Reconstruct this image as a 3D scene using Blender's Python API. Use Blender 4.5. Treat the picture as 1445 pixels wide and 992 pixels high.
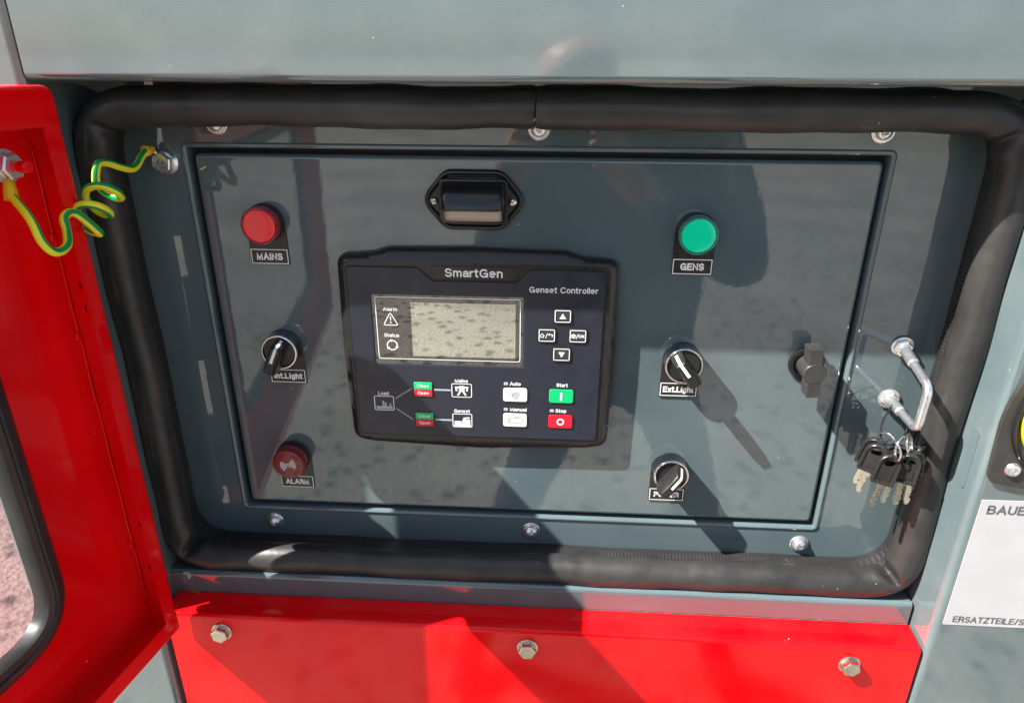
import bpy, bmesh, math, random
from mathutils import Vector, Matrix
R = math.radians
rnd = random.Random(7)
scene = bpy.context.scene
for o in list(bpy.data.objects):
    bpy.data.objects.remove(o, do_unlink=True)

# ------------------------------------------------------------------ camera
CAM_POS = Vector((0.2673, -0.516, 0.0663))
ax_x = Vector((0.99822888, 0.05933678, 0.00427226))
ax_d = Vector((0.0270436, -0.38864586, -0.92099025))      # image down
ax_f = Vector((-0.0529882, 0.9194746, -0.3895622))        # view direction
cd = bpy.data.cameras.new('camera')
cd.sensor_fit = 'HORIZONTAL'; cd.sensor_width = 36.0
cd.lens = 980.0 / 1445.0 * 36.0
cd.clip_start = 0.01; cd.clip_end = 4000
cam = bpy.data.objects.new('camera', cd)
scene.collection.objects.link(cam)
m = Matrix((ax_x, -ax_d, -ax_f)).transposed().to_4x4()
m.translation = CAM_POS
cam.matrix_world = m
scene.camera = cam

# ------------------------------------------------------------------ sky, sun, exposure
SUN = Vector((2.52, 1.0, -2.97))                           # direction the light travels
elev = math.atan2(2.97, math.hypot(2.52, 1.0))
azim = math.atan2(-2.52, -1.0)
world = bpy.data.worlds.new('World'); scene.world = world
world.use_nodes = True
nt = world.node_tree; nt.nodes.clear()
sky = nt.nodes.new('ShaderNodeTexSky'); sky.sky_type = 'NISHITA'; sky.sun_disc = False
sky.dust_density = 1.2; sky.sun_elevation = elev; sky.sun_rotation = azim % (2 * math.pi)
bgn = nt.nodes.new('ShaderNodeBackground'); bgn.inputs[1].default_value = 0.056
wo = nt.nodes.new('ShaderNodeOutputWorld')
tc = nt.nodes.new('ShaderNodeTexCoord'); cmap = nt.nodes.new('ShaderNodeMapping'); cmap.inputs['Scale'].default_value = (1.0, 1.0, 2.6)
cn = nt.nodes.new('ShaderNodeTexNoise'); cn.inputs['Scale'].default_value = 2.6; cn.inputs['Detail'].default_value = 8; cn.inputs['Roughness'].default_value = 0.58
cr = nt.nodes.new('ShaderNodeMapRange'); cr.inputs[1].default_value = 0.46; cr.inputs[2].default_value = 0.68; cr.inputs[3].default_value = 0.0; cr.inputs[4].default_value = 0.60
cx_ = nt.nodes.new('ShaderNodeMix'); cx_.data_type = 'RGBA'; cx_.inputs['B'].default_value = (8.2, 8.4, 8.8, 1)
nt.links.new(tc.outputs['Generated'], cmap.inputs['Vector']); nt.links.new(cmap.outputs[0], cn.inputs['Vector']); nt.links.new(cn.outputs[0], cr.inputs[0])
nt.links.new(cr.outputs[0], cx_.inputs['Factor']); nt.links.new(sky.outputs[0], cx_.inputs['A']); nt.links.new(cx_.outputs['Result'], bgn.inputs[0])
nt.links.new(bgn.outputs[0], wo.inputs[0])
sl = bpy.data.lights.new('sun', 'SUN'); sl.energy = 5.0; sl.angle = R(0.55); sl.color = (1.0, 0.965, 0.91)
so = bpy.data.objects.new('sun', sl); scene.collection.objects.link(so)
so.rotation_euler = SUN.to_track_quat('-Z', 'Y').to_euler()
vs = scene.view_settings
vs.view_transform = 'Standard'; vs.look = 'None'; vs.gamma = 1.0; vs.use_curve_mapping = False
vs.exposure = 1.66
scene.render.engine = 'CYCLES'
scene.cycles.max_bounces = 10; scene.cycles.transparent_max_bounces = 10
scene.cycles.caustics_reflective = False; scene.cycles.caustics_refractive = False

# ------------------------------------------------------------------ materials
MATS = {}
def mat(name, col, rough=0.4, metal=0.0, ior=1.5, bump=None, coat=0.0, spec=None, trans=0.0, mott=None, dust=0.0, emis=None, sss=0.0, coat_rough=0.03):
    ma = bpy.data.materials.new(name); ma.use_nodes = True
    n = ma.node_tree.nodes; l = ma.node_tree.links
    b = n['Principled BSDF']
    b.inputs['Base Color'].default_value = (*col, 1)
    b.inputs['Roughness'].default_value = rough
    b.inputs['Metallic'].default_value = metal
    b.inputs['IOR'].default_value = ior
    b.inputs['Coat Weight'].default_value = coat
    b.inputs['Coat Roughness'].default_value = coat_rough
    b.inputs['Transmission Weight'].default_value = trans
    if spec is not None: b.inputs['Specular IOR Level'].default_value = spec
    if sss:
        b.inputs['Subsurface Weight'].default_value = sss
        b.inputs['Subsurface Radius'].default_value = (0.004, 0.002, 0.002)
    if emis:
        b.inputs['Emission Color'].default_value = (*emis[0], 1); b.inputs['Emission Strength'].default_value = emis[1]
    geo = n.new('ShaderNodeNewGeometry')
    colsock = None
    if mott:                                   # (scale, amount)
        t = n.new('ShaderNodeTexNoise'); t.inputs['Scale'].default_value = mott[0]; t.inputs['Detail'].default_value = 6
        l.new(geo.outputs['Position'], t.inputs['Vector'])
        mr = n.new('ShaderNodeMapRange'); mr.inputs[1].default_value = 0.3; mr.inputs[2].default_value = 0.7
        mr.inputs[3].default_value = 1 - mott[1]; mr.inputs[4].default_value = 1 + mott[1]
        l.new(t.outputs[0], mr.inputs[0])
        mx = n.new('ShaderNodeVectorMath'); mx.operation = 'SCALE'; mx.inputs[0].default_value = col
        l.new(mr.outputs[0], mx.inputs['Scale']); colsock = mx.outputs[0]
        rr = n.new('ShaderNodeMapRange'); rr.inputs[1].default_value = 0.3; rr.inputs[2].default_value = 0.7
        rr.inputs[3].default_value = max(0.01, rough * 0.75); rr.inputs[4].default_value = min(1, rough * 1.3)
        t2 = n.new('ShaderNodeTexNoise'); t2.inputs['Scale'].default_value = mott[0] * 2.3; t2.inputs['Detail'].default_value = 8
        l.new(geo.outputs['Position'], t2.inputs['Vector']); l.new(t2.outputs[0], rr.inputs[0]); l.new(rr.outputs[0], b.inputs['Roughness'])
    if dust:                                   # sparse pale specks and dust film
        v = n.new('ShaderNodeTexVoronoi'); v.inputs['Scale'].default_value = 95
        l.new(geo.outputs['Position'], v.inputs['Vector'])
        sz = n.new('ShaderNodeSeparateColor'); l.new(v.outputs['Color'], sz.inputs[0])
        th = n.new('ShaderNodeMath'); th.operation = 'MULTIPLY'; th.inputs[1].default_value = 0.055
        pw = n.new('ShaderNodeMath'); pw.operation = 'POWER'; pw.inputs[1].default_value = 3.6
        l.new(sz.outputs[0], pw.inputs[0]); l.new(pw.outputs[0], th.inputs[0])
        lt = n.new('ShaderNodeMath'); lt.operation = 'LESS_THAN'; l.new(v.outputs['Distance'], lt.inputs[0]); l.new(th.outputs[0], lt.inputs[1])
        film = n.new('ShaderNodeTexNoise'); film.inputs['Scale'].default_value = 9; film.inputs['Detail'].default_value = 9; film.inputs['Roughness'].default_value = 0.65
        l.new(geo.outputs['Position'], film.inputs['Vector'])
        fm = n.new('ShaderNodeMapRange'); fm.inputs[1].default_value = 0.42; fm.inputs[2].default_value = 0.75; fm.inputs[3].default_value = 0.0; fm.inputs[4].default_value = dust
        l.new(film.outputs[0], fm.inputs[0])
        mxm = n.new('ShaderNodeMath'); mxm.operation = 'MAXIMUM'
        sc = n.new('ShaderNodeMath'); sc.operation = 'MULTIPLY'; sc.inputs[1].default_value = 0.75; l.new(lt.outputs[0], sc.inputs[0])
        l.new(sc.outputs[0], mxm.inputs[0]); l.new(fm.outputs[0], mxm.inputs[1])
        mc = n.new('ShaderNodeMix'); mc.data_type = 'RGBA'
        if colsock: l.new(colsock, mc.inputs['A'])
        else: mc.inputs['A'].default_value = (*col, 1)
        mc.inputs['B'].default_value = (0.55, 0.52, 0.47, 1)
        l.new(mxm.outputs[0], mc.inputs['Factor']); colsock = mc.outputs['Result']
    if colsock: l.new(colsock, b.inputs['Base Color'])
    if bump:                                   # list of (scale, distance)
        prev = None
        for s, dist in bump:
            t = n.new('ShaderNodeTexNoise'); t.inputs['Scale'].default_value = s; t.inputs['Detail'].default_value = 2
            l.new(geo.outputs['Position'], t.inputs['Vector'])
            bp = n.new('ShaderNodeBump'); bp.inputs['Strength'].default_value = 1.0; bp.inputs['Distance'].default_value = dist
            l.new(t.outputs[0], bp.inputs['Height'])
            if prev: l.new(prev.outputs[0], bp.inputs['Normal'])
            prev = bp
        l.new(prev.outputs[0], b.inputs['Normal'])
        if coat: l.new(prev.outputs[0], b.inputs['Coat Normal'])
    MATS[name] = ma
    return ma
GREY = (0.086, 0.122, 0.132)
mat('paint_grey', GREY, 0.026, ior=1.80, bump=[(310, 0.000011), (55, 0.00003)], mott=(14, 0.08), dust=0.05)
mat('paint_grey_canopy', (0.098, 0.137, 0.145), 0.05, ior=2.0, bump=[(300, 0.000010), (40, 0.00006)], mott=(9, 0.06), dust=0.10)
mat('paint_red', (0.90, 0.001, 0.004), 0.09, ior=1.38, bump=[(300, 0.000012), (60, 0.00004)], mott=(12, 0.06), dust=0.018)
mat('rubber', (0.021, 0.020, 0.0195), 0.40, bump=[(900, 0.00006), (70, 0.00025)], mott=(45, 0.25), dust=0.05)
mat('rubber_dark', (0.020, 0.019, 0.020), 0.40, bump=[(900, 0.00004)], mott=(40, 0.2))
mat('black_plastic', (0.017, 0.0165, 0.016), 0.30, bump=[(1800, 0.00003)], mott=(60, 0.15))
mat('black_gloss', (0.012, 0.012, 0.013), 0.16, bump=[(900, 0.00001)], mott=(60, 0.1))
mat('handle_plastic', (0.036, 0.034, 0.033), 0.40, bump=[(1600, 0.00005)], mott=(90, 0.2))
mat('face_navy', (0.017, 0.020, 0.032), 0.36, bump=[(2500, 0.00002)], mott=(30, 0.06))
mat('groove_black', (0.006, 0.006, 0.007), 0.5)
mat('screen_glass', (0.010, 0.008, 0.008), 0.012, ior=2.3)
mat('lcd', (0.50, 0.515, 0.445), 0.015, metal=0.85, ior=1.9)
mat('white_print', (0.88, 0.88, 0.86), 0.45)
mat('grey_print', (0.36, 0.42, 0.50), 0.45)
mat('dark_print', (0.10, 0.10, 0.11), 0.45)
mat('key_white', (0.80, 0.79, 0.77), 0.38)
mat('key_green', (0.0, 0.50, 0.16), 0.36)
mat('key_red', (0.68, 0.008, 0.03), 0.36)
mat('key_dark', (0.035, 0.034, 0.042), 0.4)
mat('label_black', (0.022, 0.020, 0.019), 0.30, mott=(80, 0.1))
mat('lens_red', (0.95, 0.030, 0.040), 0.16, sss=0.4, coat=0.15)
mat('lens_red_rim', (0.30, 0.004, 0.012), 0.10, coat=0.5)
mat('lens_green', (0.0, 0.84, 0.46), 0.16, sss=0.4, coat=0.15)
mat('lens_green_rim', (0.0, 0.16, 0.10), 0.10, coat=0.5)
mat('alarm_red', (0.20, 0.008, 0.011), 0.28, coat=0.3, sss=0.2, mott=(120, 0.15))
mat('alarm_dark', (0.10, 0.002, 0.004), 0.3)
mat('chrome', (0.86, 0.85, 0.83), 0.07, metal=1.0, bump=[(200, 0.00002)])
mat('black_chrome', (0.20, 0.21, 0.23), 0.10, metal=1.0, bump=[(220, 0.00002)])
mat('zinc', (0.78, 0.79, 0.80), 0.26, metal=0.9, bump=[(500, 0.00001)], mott=(160, 0.10))
mat('zinc_warm', (0.60, 0.55, 0.46), 0.26, metal=1.0, bump=[(500, 0.000015)], mott=(160, 0.12))
mat('nickel_silver', (0.70, 0.66, 0.55), 0.27, metal=1.0, bump=[(900, 0.00002)], mott=(400, 0.12))
mat('wire_yellow', (0.86, 0.80, 0.02), 0.33, sss=0.1)
mat('wire_green', (0.0, 0.30, 0.07), 0.33, sss=0.1)
mat('terminal_yellow', (0.80, 0.48, 0.01), 0.30, sss=0.1)
mat('sticker_white', (0.47, 0.47, 0.48), 0.35, mott=(30, 0.06))
mat('yellow_plastic', (0.75, 0.62, 0.02), 0.3)
mat('cloth_dark', (0.018, 0.022, 0.032), 0.85)
mat('cloth_shirt', (0.05, 0.065, 0.08), 0.85)
mat('skin', (0.42, 0.23, 0.16), 0.5, sss=0.1)
mat('lens_clear', (0.62, 0.55, 0.46), 0.12, trans=0.35, ior=1.45)
def ground_mat():
    ma = bpy.data.materials.new('yard_ground'); ma.use_nodes = True
    n = ma.node_tree.nodes; l = ma.node_tree.links; b = n['Principled BSDF']; b.inputs['Roughness'].default_value = 0.9
    geo = n.new('ShaderNodeNewGeometry')
    t = n.new('ShaderNodeTexNoise'); t.inputs['Scale'].default_value = 1.2; t.inputs['Detail'].default_value = 8
    t2 = n.new('ShaderNodeTexNoise'); t2.inputs['Scale'].default_value = 55; t2.inputs['Detail'].default_value = 6
    v = n.new('ShaderNodeTexVoronoi'); v.inputs['Scale'].default_value = 13; v.inputs['Randomness'].default_value = 1
    nz = n.new('ShaderNodeTexNoise'); nz.inputs['Scale'].default_value = 16; nz.inputs['Detail'].default_value = 5
    for q in (t, t2, nz): l.new(geo.outputs['Position'], q.inputs['Vector'])
    mixv = n.new('ShaderNodeMix'); mixv.data_type = 'VECTOR'; mixv.inputs['Factor'].default_value = 0.06
    l.new(geo.outputs['Position'], mixv.inputs['A']); l.new(nz.outputs['Color'], mixv.inputs['B']); l.new(mixv.outputs['Result'], v.inputs['Vector'])
    r1 = n.new('ShaderNodeValToRGB'); r1.color_ramp.elements[0].color = (0.185, 0.165, 0.138, 1); r1.color_ramp.elements[1].color = (0.285, 0.262, 0.222, 1)
    r1.color_ramp.elements[0].position = 0.35; r1.color_ramp.elements[1].position = 0.65
    l.new(t.outputs[0], r1.inputs[0])
    m1 = n.new('ShaderNodeMapRange'); m1.inputs[1].default_value = 0.3; m1.inputs[2].default_value = 0.7; m1.inputs[3].default_value = 0.7; m1.inputs[4].default_value = 1.2
    l.new(t2.outputs[0], m1.inputs[0])
    sp = n.new('ShaderNodeMapRange'); sp.inputs[1].default_value = 0.14; sp.inputs[2].default_value = 0.42; sp.inputs[3].default_value = 0.28; sp.inputs[4].default_value = 1.0
    l.new(v.outputs['Distance'], sp.inputs[0])
    mm = n.new('ShaderNodeMath'); mm.operation = 'MULTIPLY'; l.new(m1.outputs[0], mm.inputs[0]); l.new(sp.outputs[0], mm.inputs[1])
    vm = n.new('ShaderNodeVectorMath'); vm.operation = 'SCALE'; l.new(r1.outputs[0], vm.inputs[0]); l.new(mm.outputs[0], vm.inputs['Scale'])
    sx = n.new('ShaderNodeSeparateXYZ'); l.new(geo.outputs['Position'], sx.inputs[0])
    pr = n.new('ShaderNodeMapRange'); pr.inputs[1].default_value = -0.55; pr.inputs[2].default_value = -0.62; pr.inputs[3].default_value = 0; pr.inputs[4].default_value = 1; l.new(sx.outputs[0], pr.inputs[0])
    pm = n.new('ShaderNodeMix'); pm.data_type = 'RGBA'; pm.blend_type = 'MULTIPLY'; pm.inputs['B'].default_value = (0.92, 0.60, 0.66, 1)   # red paving strip left of the set
    py2 = n.new('ShaderNodeMath'); py2.operation = 'GREATER_THAN'; py2.inputs[1].default_value = 0.15; l.new(sx.outputs[1], py2.inputs[0])
    pf2 = n.new('ShaderNodeMath'); pf2.operation = 'MULTIPLY'; l.new(pr.outputs[0], pf2.inputs[0]); l.new(py2.outputs[0], pf2.inputs[1]); l.new(pf2.outputs[0], pm.inputs['Factor']); l.new(vm.outputs[0], pm.inputs['A']); l.new(pm.outputs['Result'], b.inputs['Base Color'])
    bp = n.new('ShaderNodeBump'); bp.inputs['Distance'].default_value = 0.01; l.new(t2.outputs[0], bp.inputs['Height']); l.new(bp.outputs[0], b.inputs['Normal'])
    MATS['ground'] = ma
ground_mat()
def glass_mat():
    ma = bpy.data.materials.new('window_glass'); ma.use_nodes = True
    n = ma.node_tree.nodes; l = ma.node_tree.links; n.remove(n['Principled BSDF'])
    tr = n.new('ShaderNodeBsdfTransparent'); tr.inputs[0].default_value = (0.90, 0.91, 0.91, 1)
    gl = n.new('ShaderNodeBsdfGlossy'); gl.inputs['Roughness'].default_value = 0.02
    fr = n.new('ShaderNodeFresnel'); fr.inputs[0].default_value = 1.5
    mx = n.new('ShaderNodeMixShader'); ge = n.new('ShaderNodeNewGeometry'); sb2 = n.new('ShaderNodeMath'); sb2.operation = 'SUBTRACT'; sb2.inputs[0].default_value = 1.0; ml = n.new('ShaderNodeMath'); ml.operation = 'MULTIPLY'
    l.new(ge.outputs['Backfacing'], sb2.inputs[1]); l.new(sb2.outputs[0], ml.inputs[0]); l.new(fr.outputs[0], ml.inputs[1]); l.new(ml.outputs[0], mx.inputs[0]); l.new(tr.outputs[0], mx.inputs[1]); l.new(gl.outputs[0], mx.inputs[2])
    l.new(mx.outputs[0], n['Material Output'].inputs[0]); MATS['window_glass'] = ma
glass_mat()

# ------------------------------------------------------------------ mesh helpers
COL = scene.collection
def empty(name, loc=(0, 0, 0), label=None, cat=None, group=None, rot=None):
    o = bpy.data.objects.new(name, None); COL.objects.link(o); o.location = loc; o.empty_display_size = 0.02
    if rot: o.rotation_euler = rot
    if label: o['label'] = label
    if cat: o['category'] = cat
    if group: o['group'] = group
    return o
def tag(o, label, cat, group=None, kind=None):
    o['label'] = label
    if cat: o['category'] = cat
    if group: o['group'] = group
    if kind: o['kind'] = kind
    return o
def done(bm, name, material, parent=None, ang=38, merge=True):
    if merge: bmesh.ops.remove_doubles(bm, verts=bm.verts, dist=1e-6)
    bmesh.ops.recalc_face_normals(bm, faces=bm.faces)
    me = bpy.data.meshes.new(name); bm.to_mesh(me); bm.free()
    mats = material if isinstance(material, (list, tuple)) else [material]
    for q in mats: me.materials.append(MATS[q])
    for p in me.polygons: p.use_smooth = True
    me.set_sharp_from_angle(angle=R(ang))
    o = bpy.data.objects.new(name, me); COL.objects.link(o)
    if len(me.polygons) > 1:
        wn = o.modifiers.new('weighted_normal', 'WEIGHTED_NORMAL'); wn.keep_sharp = True; wn.weight = 100
    if parent: o.parent = parent
    return o
def rounded(pts, r, seg=5):
    """polygon with rounded corners; r a number or one per corner"""
    out = []; n = len(pts)
    for i in range(n):
        rr = r[i] if isinstance(r, (list, tuple)) else r
        p = Vector(pts[i]); a = Vector(pts[i - 1]) - p; b = Vector(pts[(i + 1) % n]) - p
        if rr <= 0: out.append((p.x, p.y)); continue
        ang = a.angle(b); d = min(rr / math.tan(ang / 2), a.length * 0.49, b.length * 0.49)
        a = a.normalized() * d; b = b.normalized() * d
        for k in range(seg + 1):
            t = k / seg
            q = (p + a) * (1 - t) ** 2 + p * 2 * t * (1 - t) + (p + b) * t ** 2
            out.append((q.x, q.y))
    return out
def rect(x0, z0, x1, z1, r=0.0, seg=5):
    p = [(x0, z0), (x1, z0), (x1, z1), (x0, z1)]
    return rounded(p, r, seg) if r else p
def circ(r, n=40, cx=0, cz=0, a0=0):
    return [(cx + r * math.cos(a0 + 2 * math.pi * k / n), cz + r * math.sin(a0 + 2 * math.pi * k / n)) for k in range(n)]
def inset(pts, d):
    n = len(pts); area = sum(pts[i][0] * pts[(i + 1) % n][1] - pts[(i + 1) % n][0] * pts[i][1] for i in range(n))
    sgn = 1 if area > 0 else -1; out = []
    for i in range(n):
        p = Vector(pts[i]); a = (p - Vector(pts[i - 1])); b = (Vector(pts[(i + 1) % n]) - p)
        if a.length < 1e-9: a = b
        if b.length < 1e-9: b = a
        a.normalize(); b.normalize()
        na = Vector((-a.y, a.x)) * sgn; nb = Vector((-b.y, b.x)) * sgn
        nn = na + nb
        if nn.length < 1e-6: nn = na
        nn = nn / max(0.35, nn.length_squared / 2) 
        q = p + nn * d; out.append((q.x, q.y))
    return out
def ringv(bm, pts, y): return [bm.verts.new((p[0], y, p[1])) for p in pts]
def bridge(bm, a, b):
    n = len(a)
    for i in range(n):
        j = (i + 1) % n
        try: bm.faces.new((a[i], a[j], b[j], b[i]))
        except ValueError: pass
def loft(bm, secs, cap0=True, cap1=True):
    rs = [ringv(bm, p, y) for p, y in secs]
    for a, b in zip(rs, rs[1:]): bridge(bm, a, b)
    if cap0: bm.faces.new(rs[0])
    if cap1: bm.faces.new(rs[-1])
    return rs
def prism(bm, pts, y0, y1, bev=0.0, seg=2):
    """solid from y0 (back) to y1 (front, nearer the viewer, more negative) with a rounded front edge"""
    s = -1 if y1 < y0 else 1
    secs = [(pts, y0)]
    if bev:
        for k in range(seg + 1):
            a = k / seg * math.pi / 2
            secs.append((inset(pts, bev * (1 - math.cos(a))), y1 - s * bev * (1 - math.sin(a))))
    else: secs.append((pts, y1))
    loft(bm, secs)
def capholes(bm, loops, y):
    """flat face with holes at depth y: first loop outer"""
    es = []; vv = []
    for L in loops:
        v = ringv(bm, L, y); vv.append(v)
        for i in range(len(v)): es.append(bm.edges.new((v[i], v[(i + 1) % len(v)])))
    bmesh.ops.triangle_fill(bm, use_beauty=True, use_dissolve=False, edges=es)
    return vv
def plate_holes(bm, loops, y0, y1):
    f = capholes(bm, loops, y1); b = capholes(bm, loops, y0)
    for a, c in zip(f, b): bridge(bm, a, c)
def box(bm, x0, x1, y0, y1, z0, z1, bev=0.0, seg=2):
    vs_ = [bm.verts.new((x, y, z)) for x in (x0, x1) for y in (y0, y1) for z in (z0, z1)]
    idx = [(0, 1, 3, 2), (4, 6, 7, 5), (0, 4, 5, 1), (2, 3, 7, 6), (0, 2, 6, 4), (1, 5, 7, 3)]
    fs = [bm.faces.new([vs_[i] for i in f]) for f in idx]
    if bev:
        es = list({e for f in fs for e in f.edges})
        bmesh.ops.bevel(bm, geom=es, offset=bev, segments=seg, affect='EDGES', profile=0.5)
def lathe(bm, prof, n=40, axis='Y', cx=0, cz=0):
    """profile of (radius, y); rotated round the local Y axis"""
    rings = []
    for r, y in prof:
        if r < 1e-7: rings.append([bm.verts.new((cx, y, cz))])
        else: rings.append([bm.verts.new((cx + r * math.cos(2 * math.pi * k / n), y, cz + r * math.sin(2 * math.pi * k / n))) for k in range(n)])
    for a, b in zip(rings, rings[1:]):
        for k in range(n):
            j = (k + 1) % n
            if len(a) == 1 and len(b) == 1: continue
            if len(a) == 1: bm.faces.new((a[0], b[j], b[k]))
            elif len(b) == 1: bm.faces.new((a[k], a[j], b[0]))
            else: bm.faces.new((a[k], a[j], b[j], b[k]))
def catmull(pts, sub=8, closed=False):
    P = [Vector(p) for p in pts]; out = []; n = len(P)
    rng_ = range(n) if closed else range(n - 1)
    for i in rng_:
        p0 = P[i - 1] if (i > 0 or closed) else P[0]; p1 = P[i]; p2 = P[(i + 1) % n]
        p3 = P[(i + 2) % n] if (i + 2 < n or closed) else P[-1]
        for k in range(sub):
            t = k / sub
            out.append(0.5 * ((2 * p1) + (p2 - p0) * t + (2 * p0 - 5 * p1 + 4 * p2 - p3) * t * t + (3 * p1 - p0 - 3 * p2 + p3) * t ** 3))
    if not closed: out.append(P[-1])
    return out
def tube(bm, path, rad, n=12, closed=False, cap=True, mat_fn=None, rad_fn=None):
    P = [Vector(p) for p in path]; m_ = len(P); rings = []
    t0 = (P[1] - P[0]).normalized(); up = Vector((0, 0, 1)) if abs(t0.z) < 0.9 else Vector((1, 0, 0))
    u = t0.cross(up).normalized()
    for i in range(m_):
        if closed: t = (P[(i + 1) % m_] - P[i - 1]).normalized()
        else: t = (P[min(i + 1, m_ - 1)] - P[max(i - 1, 0)]).normalized()
        u = (u - t * u.dot(t)).normalized(); w = t.cross(u)
        r = rad_fn(i / max(1, m_ - 1), i) if rad_fn else rad
        rings.append([bm.verts.new(P[i] + (u * math.cos(2 * math.pi * k / n) + w * math.sin(2 * math.pi * k / n)) * r) for k in range(n)])
    rr = list(range(m_ - 1)) + ([m_ - 1] if closed else [])
    for i in rr:
        a = rings[i]; b = rings[(i + 1) % m_]
        for k in range(n):
            f = bm.faces.new((a[k], a[(k + 1) % n], b[(k + 1) % n], b[k]))
            if mat_fn: f.material_index = mat_fn(i, k)
    if cap and not closed:
        bm.faces.new(rings[0]); bm.faces.new(rings[-1])
def _A(cx, cy, rx, ry, a0, a1, n=12): return [(cx + rx * math.cos(R(a0 + (a1 - a0) * k / n)), cy + ry * math.sin(R(a0 + (a1 - a0) * k / n))) for k in range(n + 1)]
_o = lambda w, h=0.72: [_A(w / 2, h / 2, w / 2, h / 2, 90, 450, 20)]
GLY = {
 'A': (.78, [[(0, 0), (.39, 1), (.78, 0)], [(.15, .34), (.63, .34)]]),
 'B': (.66, [[(0, 0), (0, 1), (.36, 1)] + _A(.36, .76, .25, .24, 90, -90, 8) + [(0, .52)], [(.36, .52)] + _A(.38, .26, .28, .26, 90, -90, 8) + [(0, 0)]]),
 'C': (.74, [_A(.40, .5, .40, .5, 42, 318, 20)]),
 'E': (.60, [[(.60, 1), (0, 1), (0, 0), (.60, 0)], [(0, .52), (.54, .52)]]),
 'G': (.78, [_A(.40, .5, .40, .5, 45, 335, 20) + [(.78, .46), (.44, .46)], [(.78, .46), (.78, 0)]]),
 'I': (.0, [[(0, 0), (0, 1)]]), 'L': (.54, [[(0, 1), (0, 0), (.54, 0)]]),
 'M': (.80, [[(0, 0), (0, 1), (.40, .06), (.80, 1), (.80, 0)]]), 'N': (.66, [[(0, 0), (0, 1), (.66, 0), (.66, 1)]]),
 'O': (.80, [_A(.40, .5, .40, .5, 90, 450, 24)]), 'P': (.60, [[(0, 0), (0, 1), (.34, 1)] + _A(.34, .73, .26, .27, 90, -90, 8) + [(0, .46)]]),
 'R': (.66, [[(0, 0), (0, 1), (.36, 1)] + _A(.36, .75, .26, .25, 90, -90, 8) + [(0, .50)], [(.38, .50), (.58, .40), (.60, .12), (.66, 0)]]),
 'S': (.64, [_A(.32, .74, .29, .26, 25, 250, 14) + [(.40, .46)] + _A(.32, .27, .32, .27, 60, -150, 14)]),
 'T': (.66, [[(0, 1), (.66, 1)], [(.33, 1), (.33, 0)]]), 'U': (.66, [[(0, 1), (0, .33)] + _A(.33, .33, .33, .33, 180, 360, 14) + [(.66, 1)]]),
 'W': (1.06, [[(0, 1), (.27, 0), (.53, .95), (.79, 0), (1.06, 1)]]), 'Z': (.62, [[(0, 1), (.62, 1), (0, 0), (.62, 0)]]),
 'K': (.64, [[(0, 0), (0, 1)], [(.62, 1), (0, .36)], [(.22, .58), (.64, 0)]]), 'X': (.66, [[(0, 0), (.66, 1)], [(0, 1), (.66, 0)]]),
 'a': (.48, [_A(.26, .50, .23, .22, 160, 15, 10) + [(.48, .40), (.48, .10), (.52, 0)], [(.48, .42), (.20, .38)] + _A(.20, .19, .20, .19, 90, 270, 10) + [(.34, .03), (.48, .18)]]),
 'd': (.52, [_A(.26, .36, .26, .36, 40, 320, 16), [(.52, 1), (.52, 0)]]),
 'e': (.58, [[(.02, .37), (.58, .37)] + _A(.29, .36, .29, .36, 4, 300, 18)]),
 'g': (.52, [_A(.26, .36, .26, .36, 40, 320, 16), [(.52, .72), (.52, -.06)] + _A(.27, -.06, .25, .20, 0, -150, 10)]),
 'h': (.48, [[(0, 0), (0, 1)], [(0, .42)] + _A(.24, .48, .24, .24, 170, 0, 10) + [(.48, 0)]]),
 'i': (.0, [[(0, 0), (0, .72)], [(0, .92), (0, 1.0)]]), 'l': (.0, [[(0, 0), (0, 1)]]),
 'm': (.80, [[(0, 0), (0, .72)], [(0, .46)] + _A(.20, .50, .20, .22, 170, 0, 8) + [(.40, 0)], [(.40, .46)] + _A(.60, .50, .20, .22, 170, 0, 8) + [(.80, 0)]]),
 'n': (.48, [[(0, 0), (0, .72)], [(0, .42)] + _A(.24, .48, .24, .24, 170, 0, 10) + [(.48, 0)]]), 'o': (.54, _o(.54)),
 'p': (.52, [[(0, .72), (0, -.26)], _A(.26, .36, .26, .36, 140, -140, 16)]), 'r': (.28, [[(0, 0), (0, .72)], [(0, .44), (.10, .66), (.28, .71)]]),
 's': (.46, [_A(.23, .54, .20, .18, 25, 250, 10) + [(.28, .35)] + _A(.23, .19, .23, .19, 60, -150, 10)]),
 't': (.26, [[(.08, .96), (.08, .14), (.14, 0), (.26, .0)], [(-.06, .72), (.26, .72)]]), 'u': (.48, [[(0, .72), (0, .24)] + _A(.24, .24, .24, .24, 180, 360, 10) + [(.48, .30)], [(.48, .72), (.48, 0)]]),
 'x': (.50, [[(0, 0), (.50, .72)], [(0, .72), (.50, 0)]]), '.': (.0, [[(0, -.02), (0, .10)]]), '/': (.30, [[(0, 0), (.30, 1)]]), '8': (.54, [_A(.27, .75, .24, .25, 90, 450, 16), _A(.27, .26, .27, .26, 90, 450, 16)]), ' ': (.18, []),
}
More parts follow.
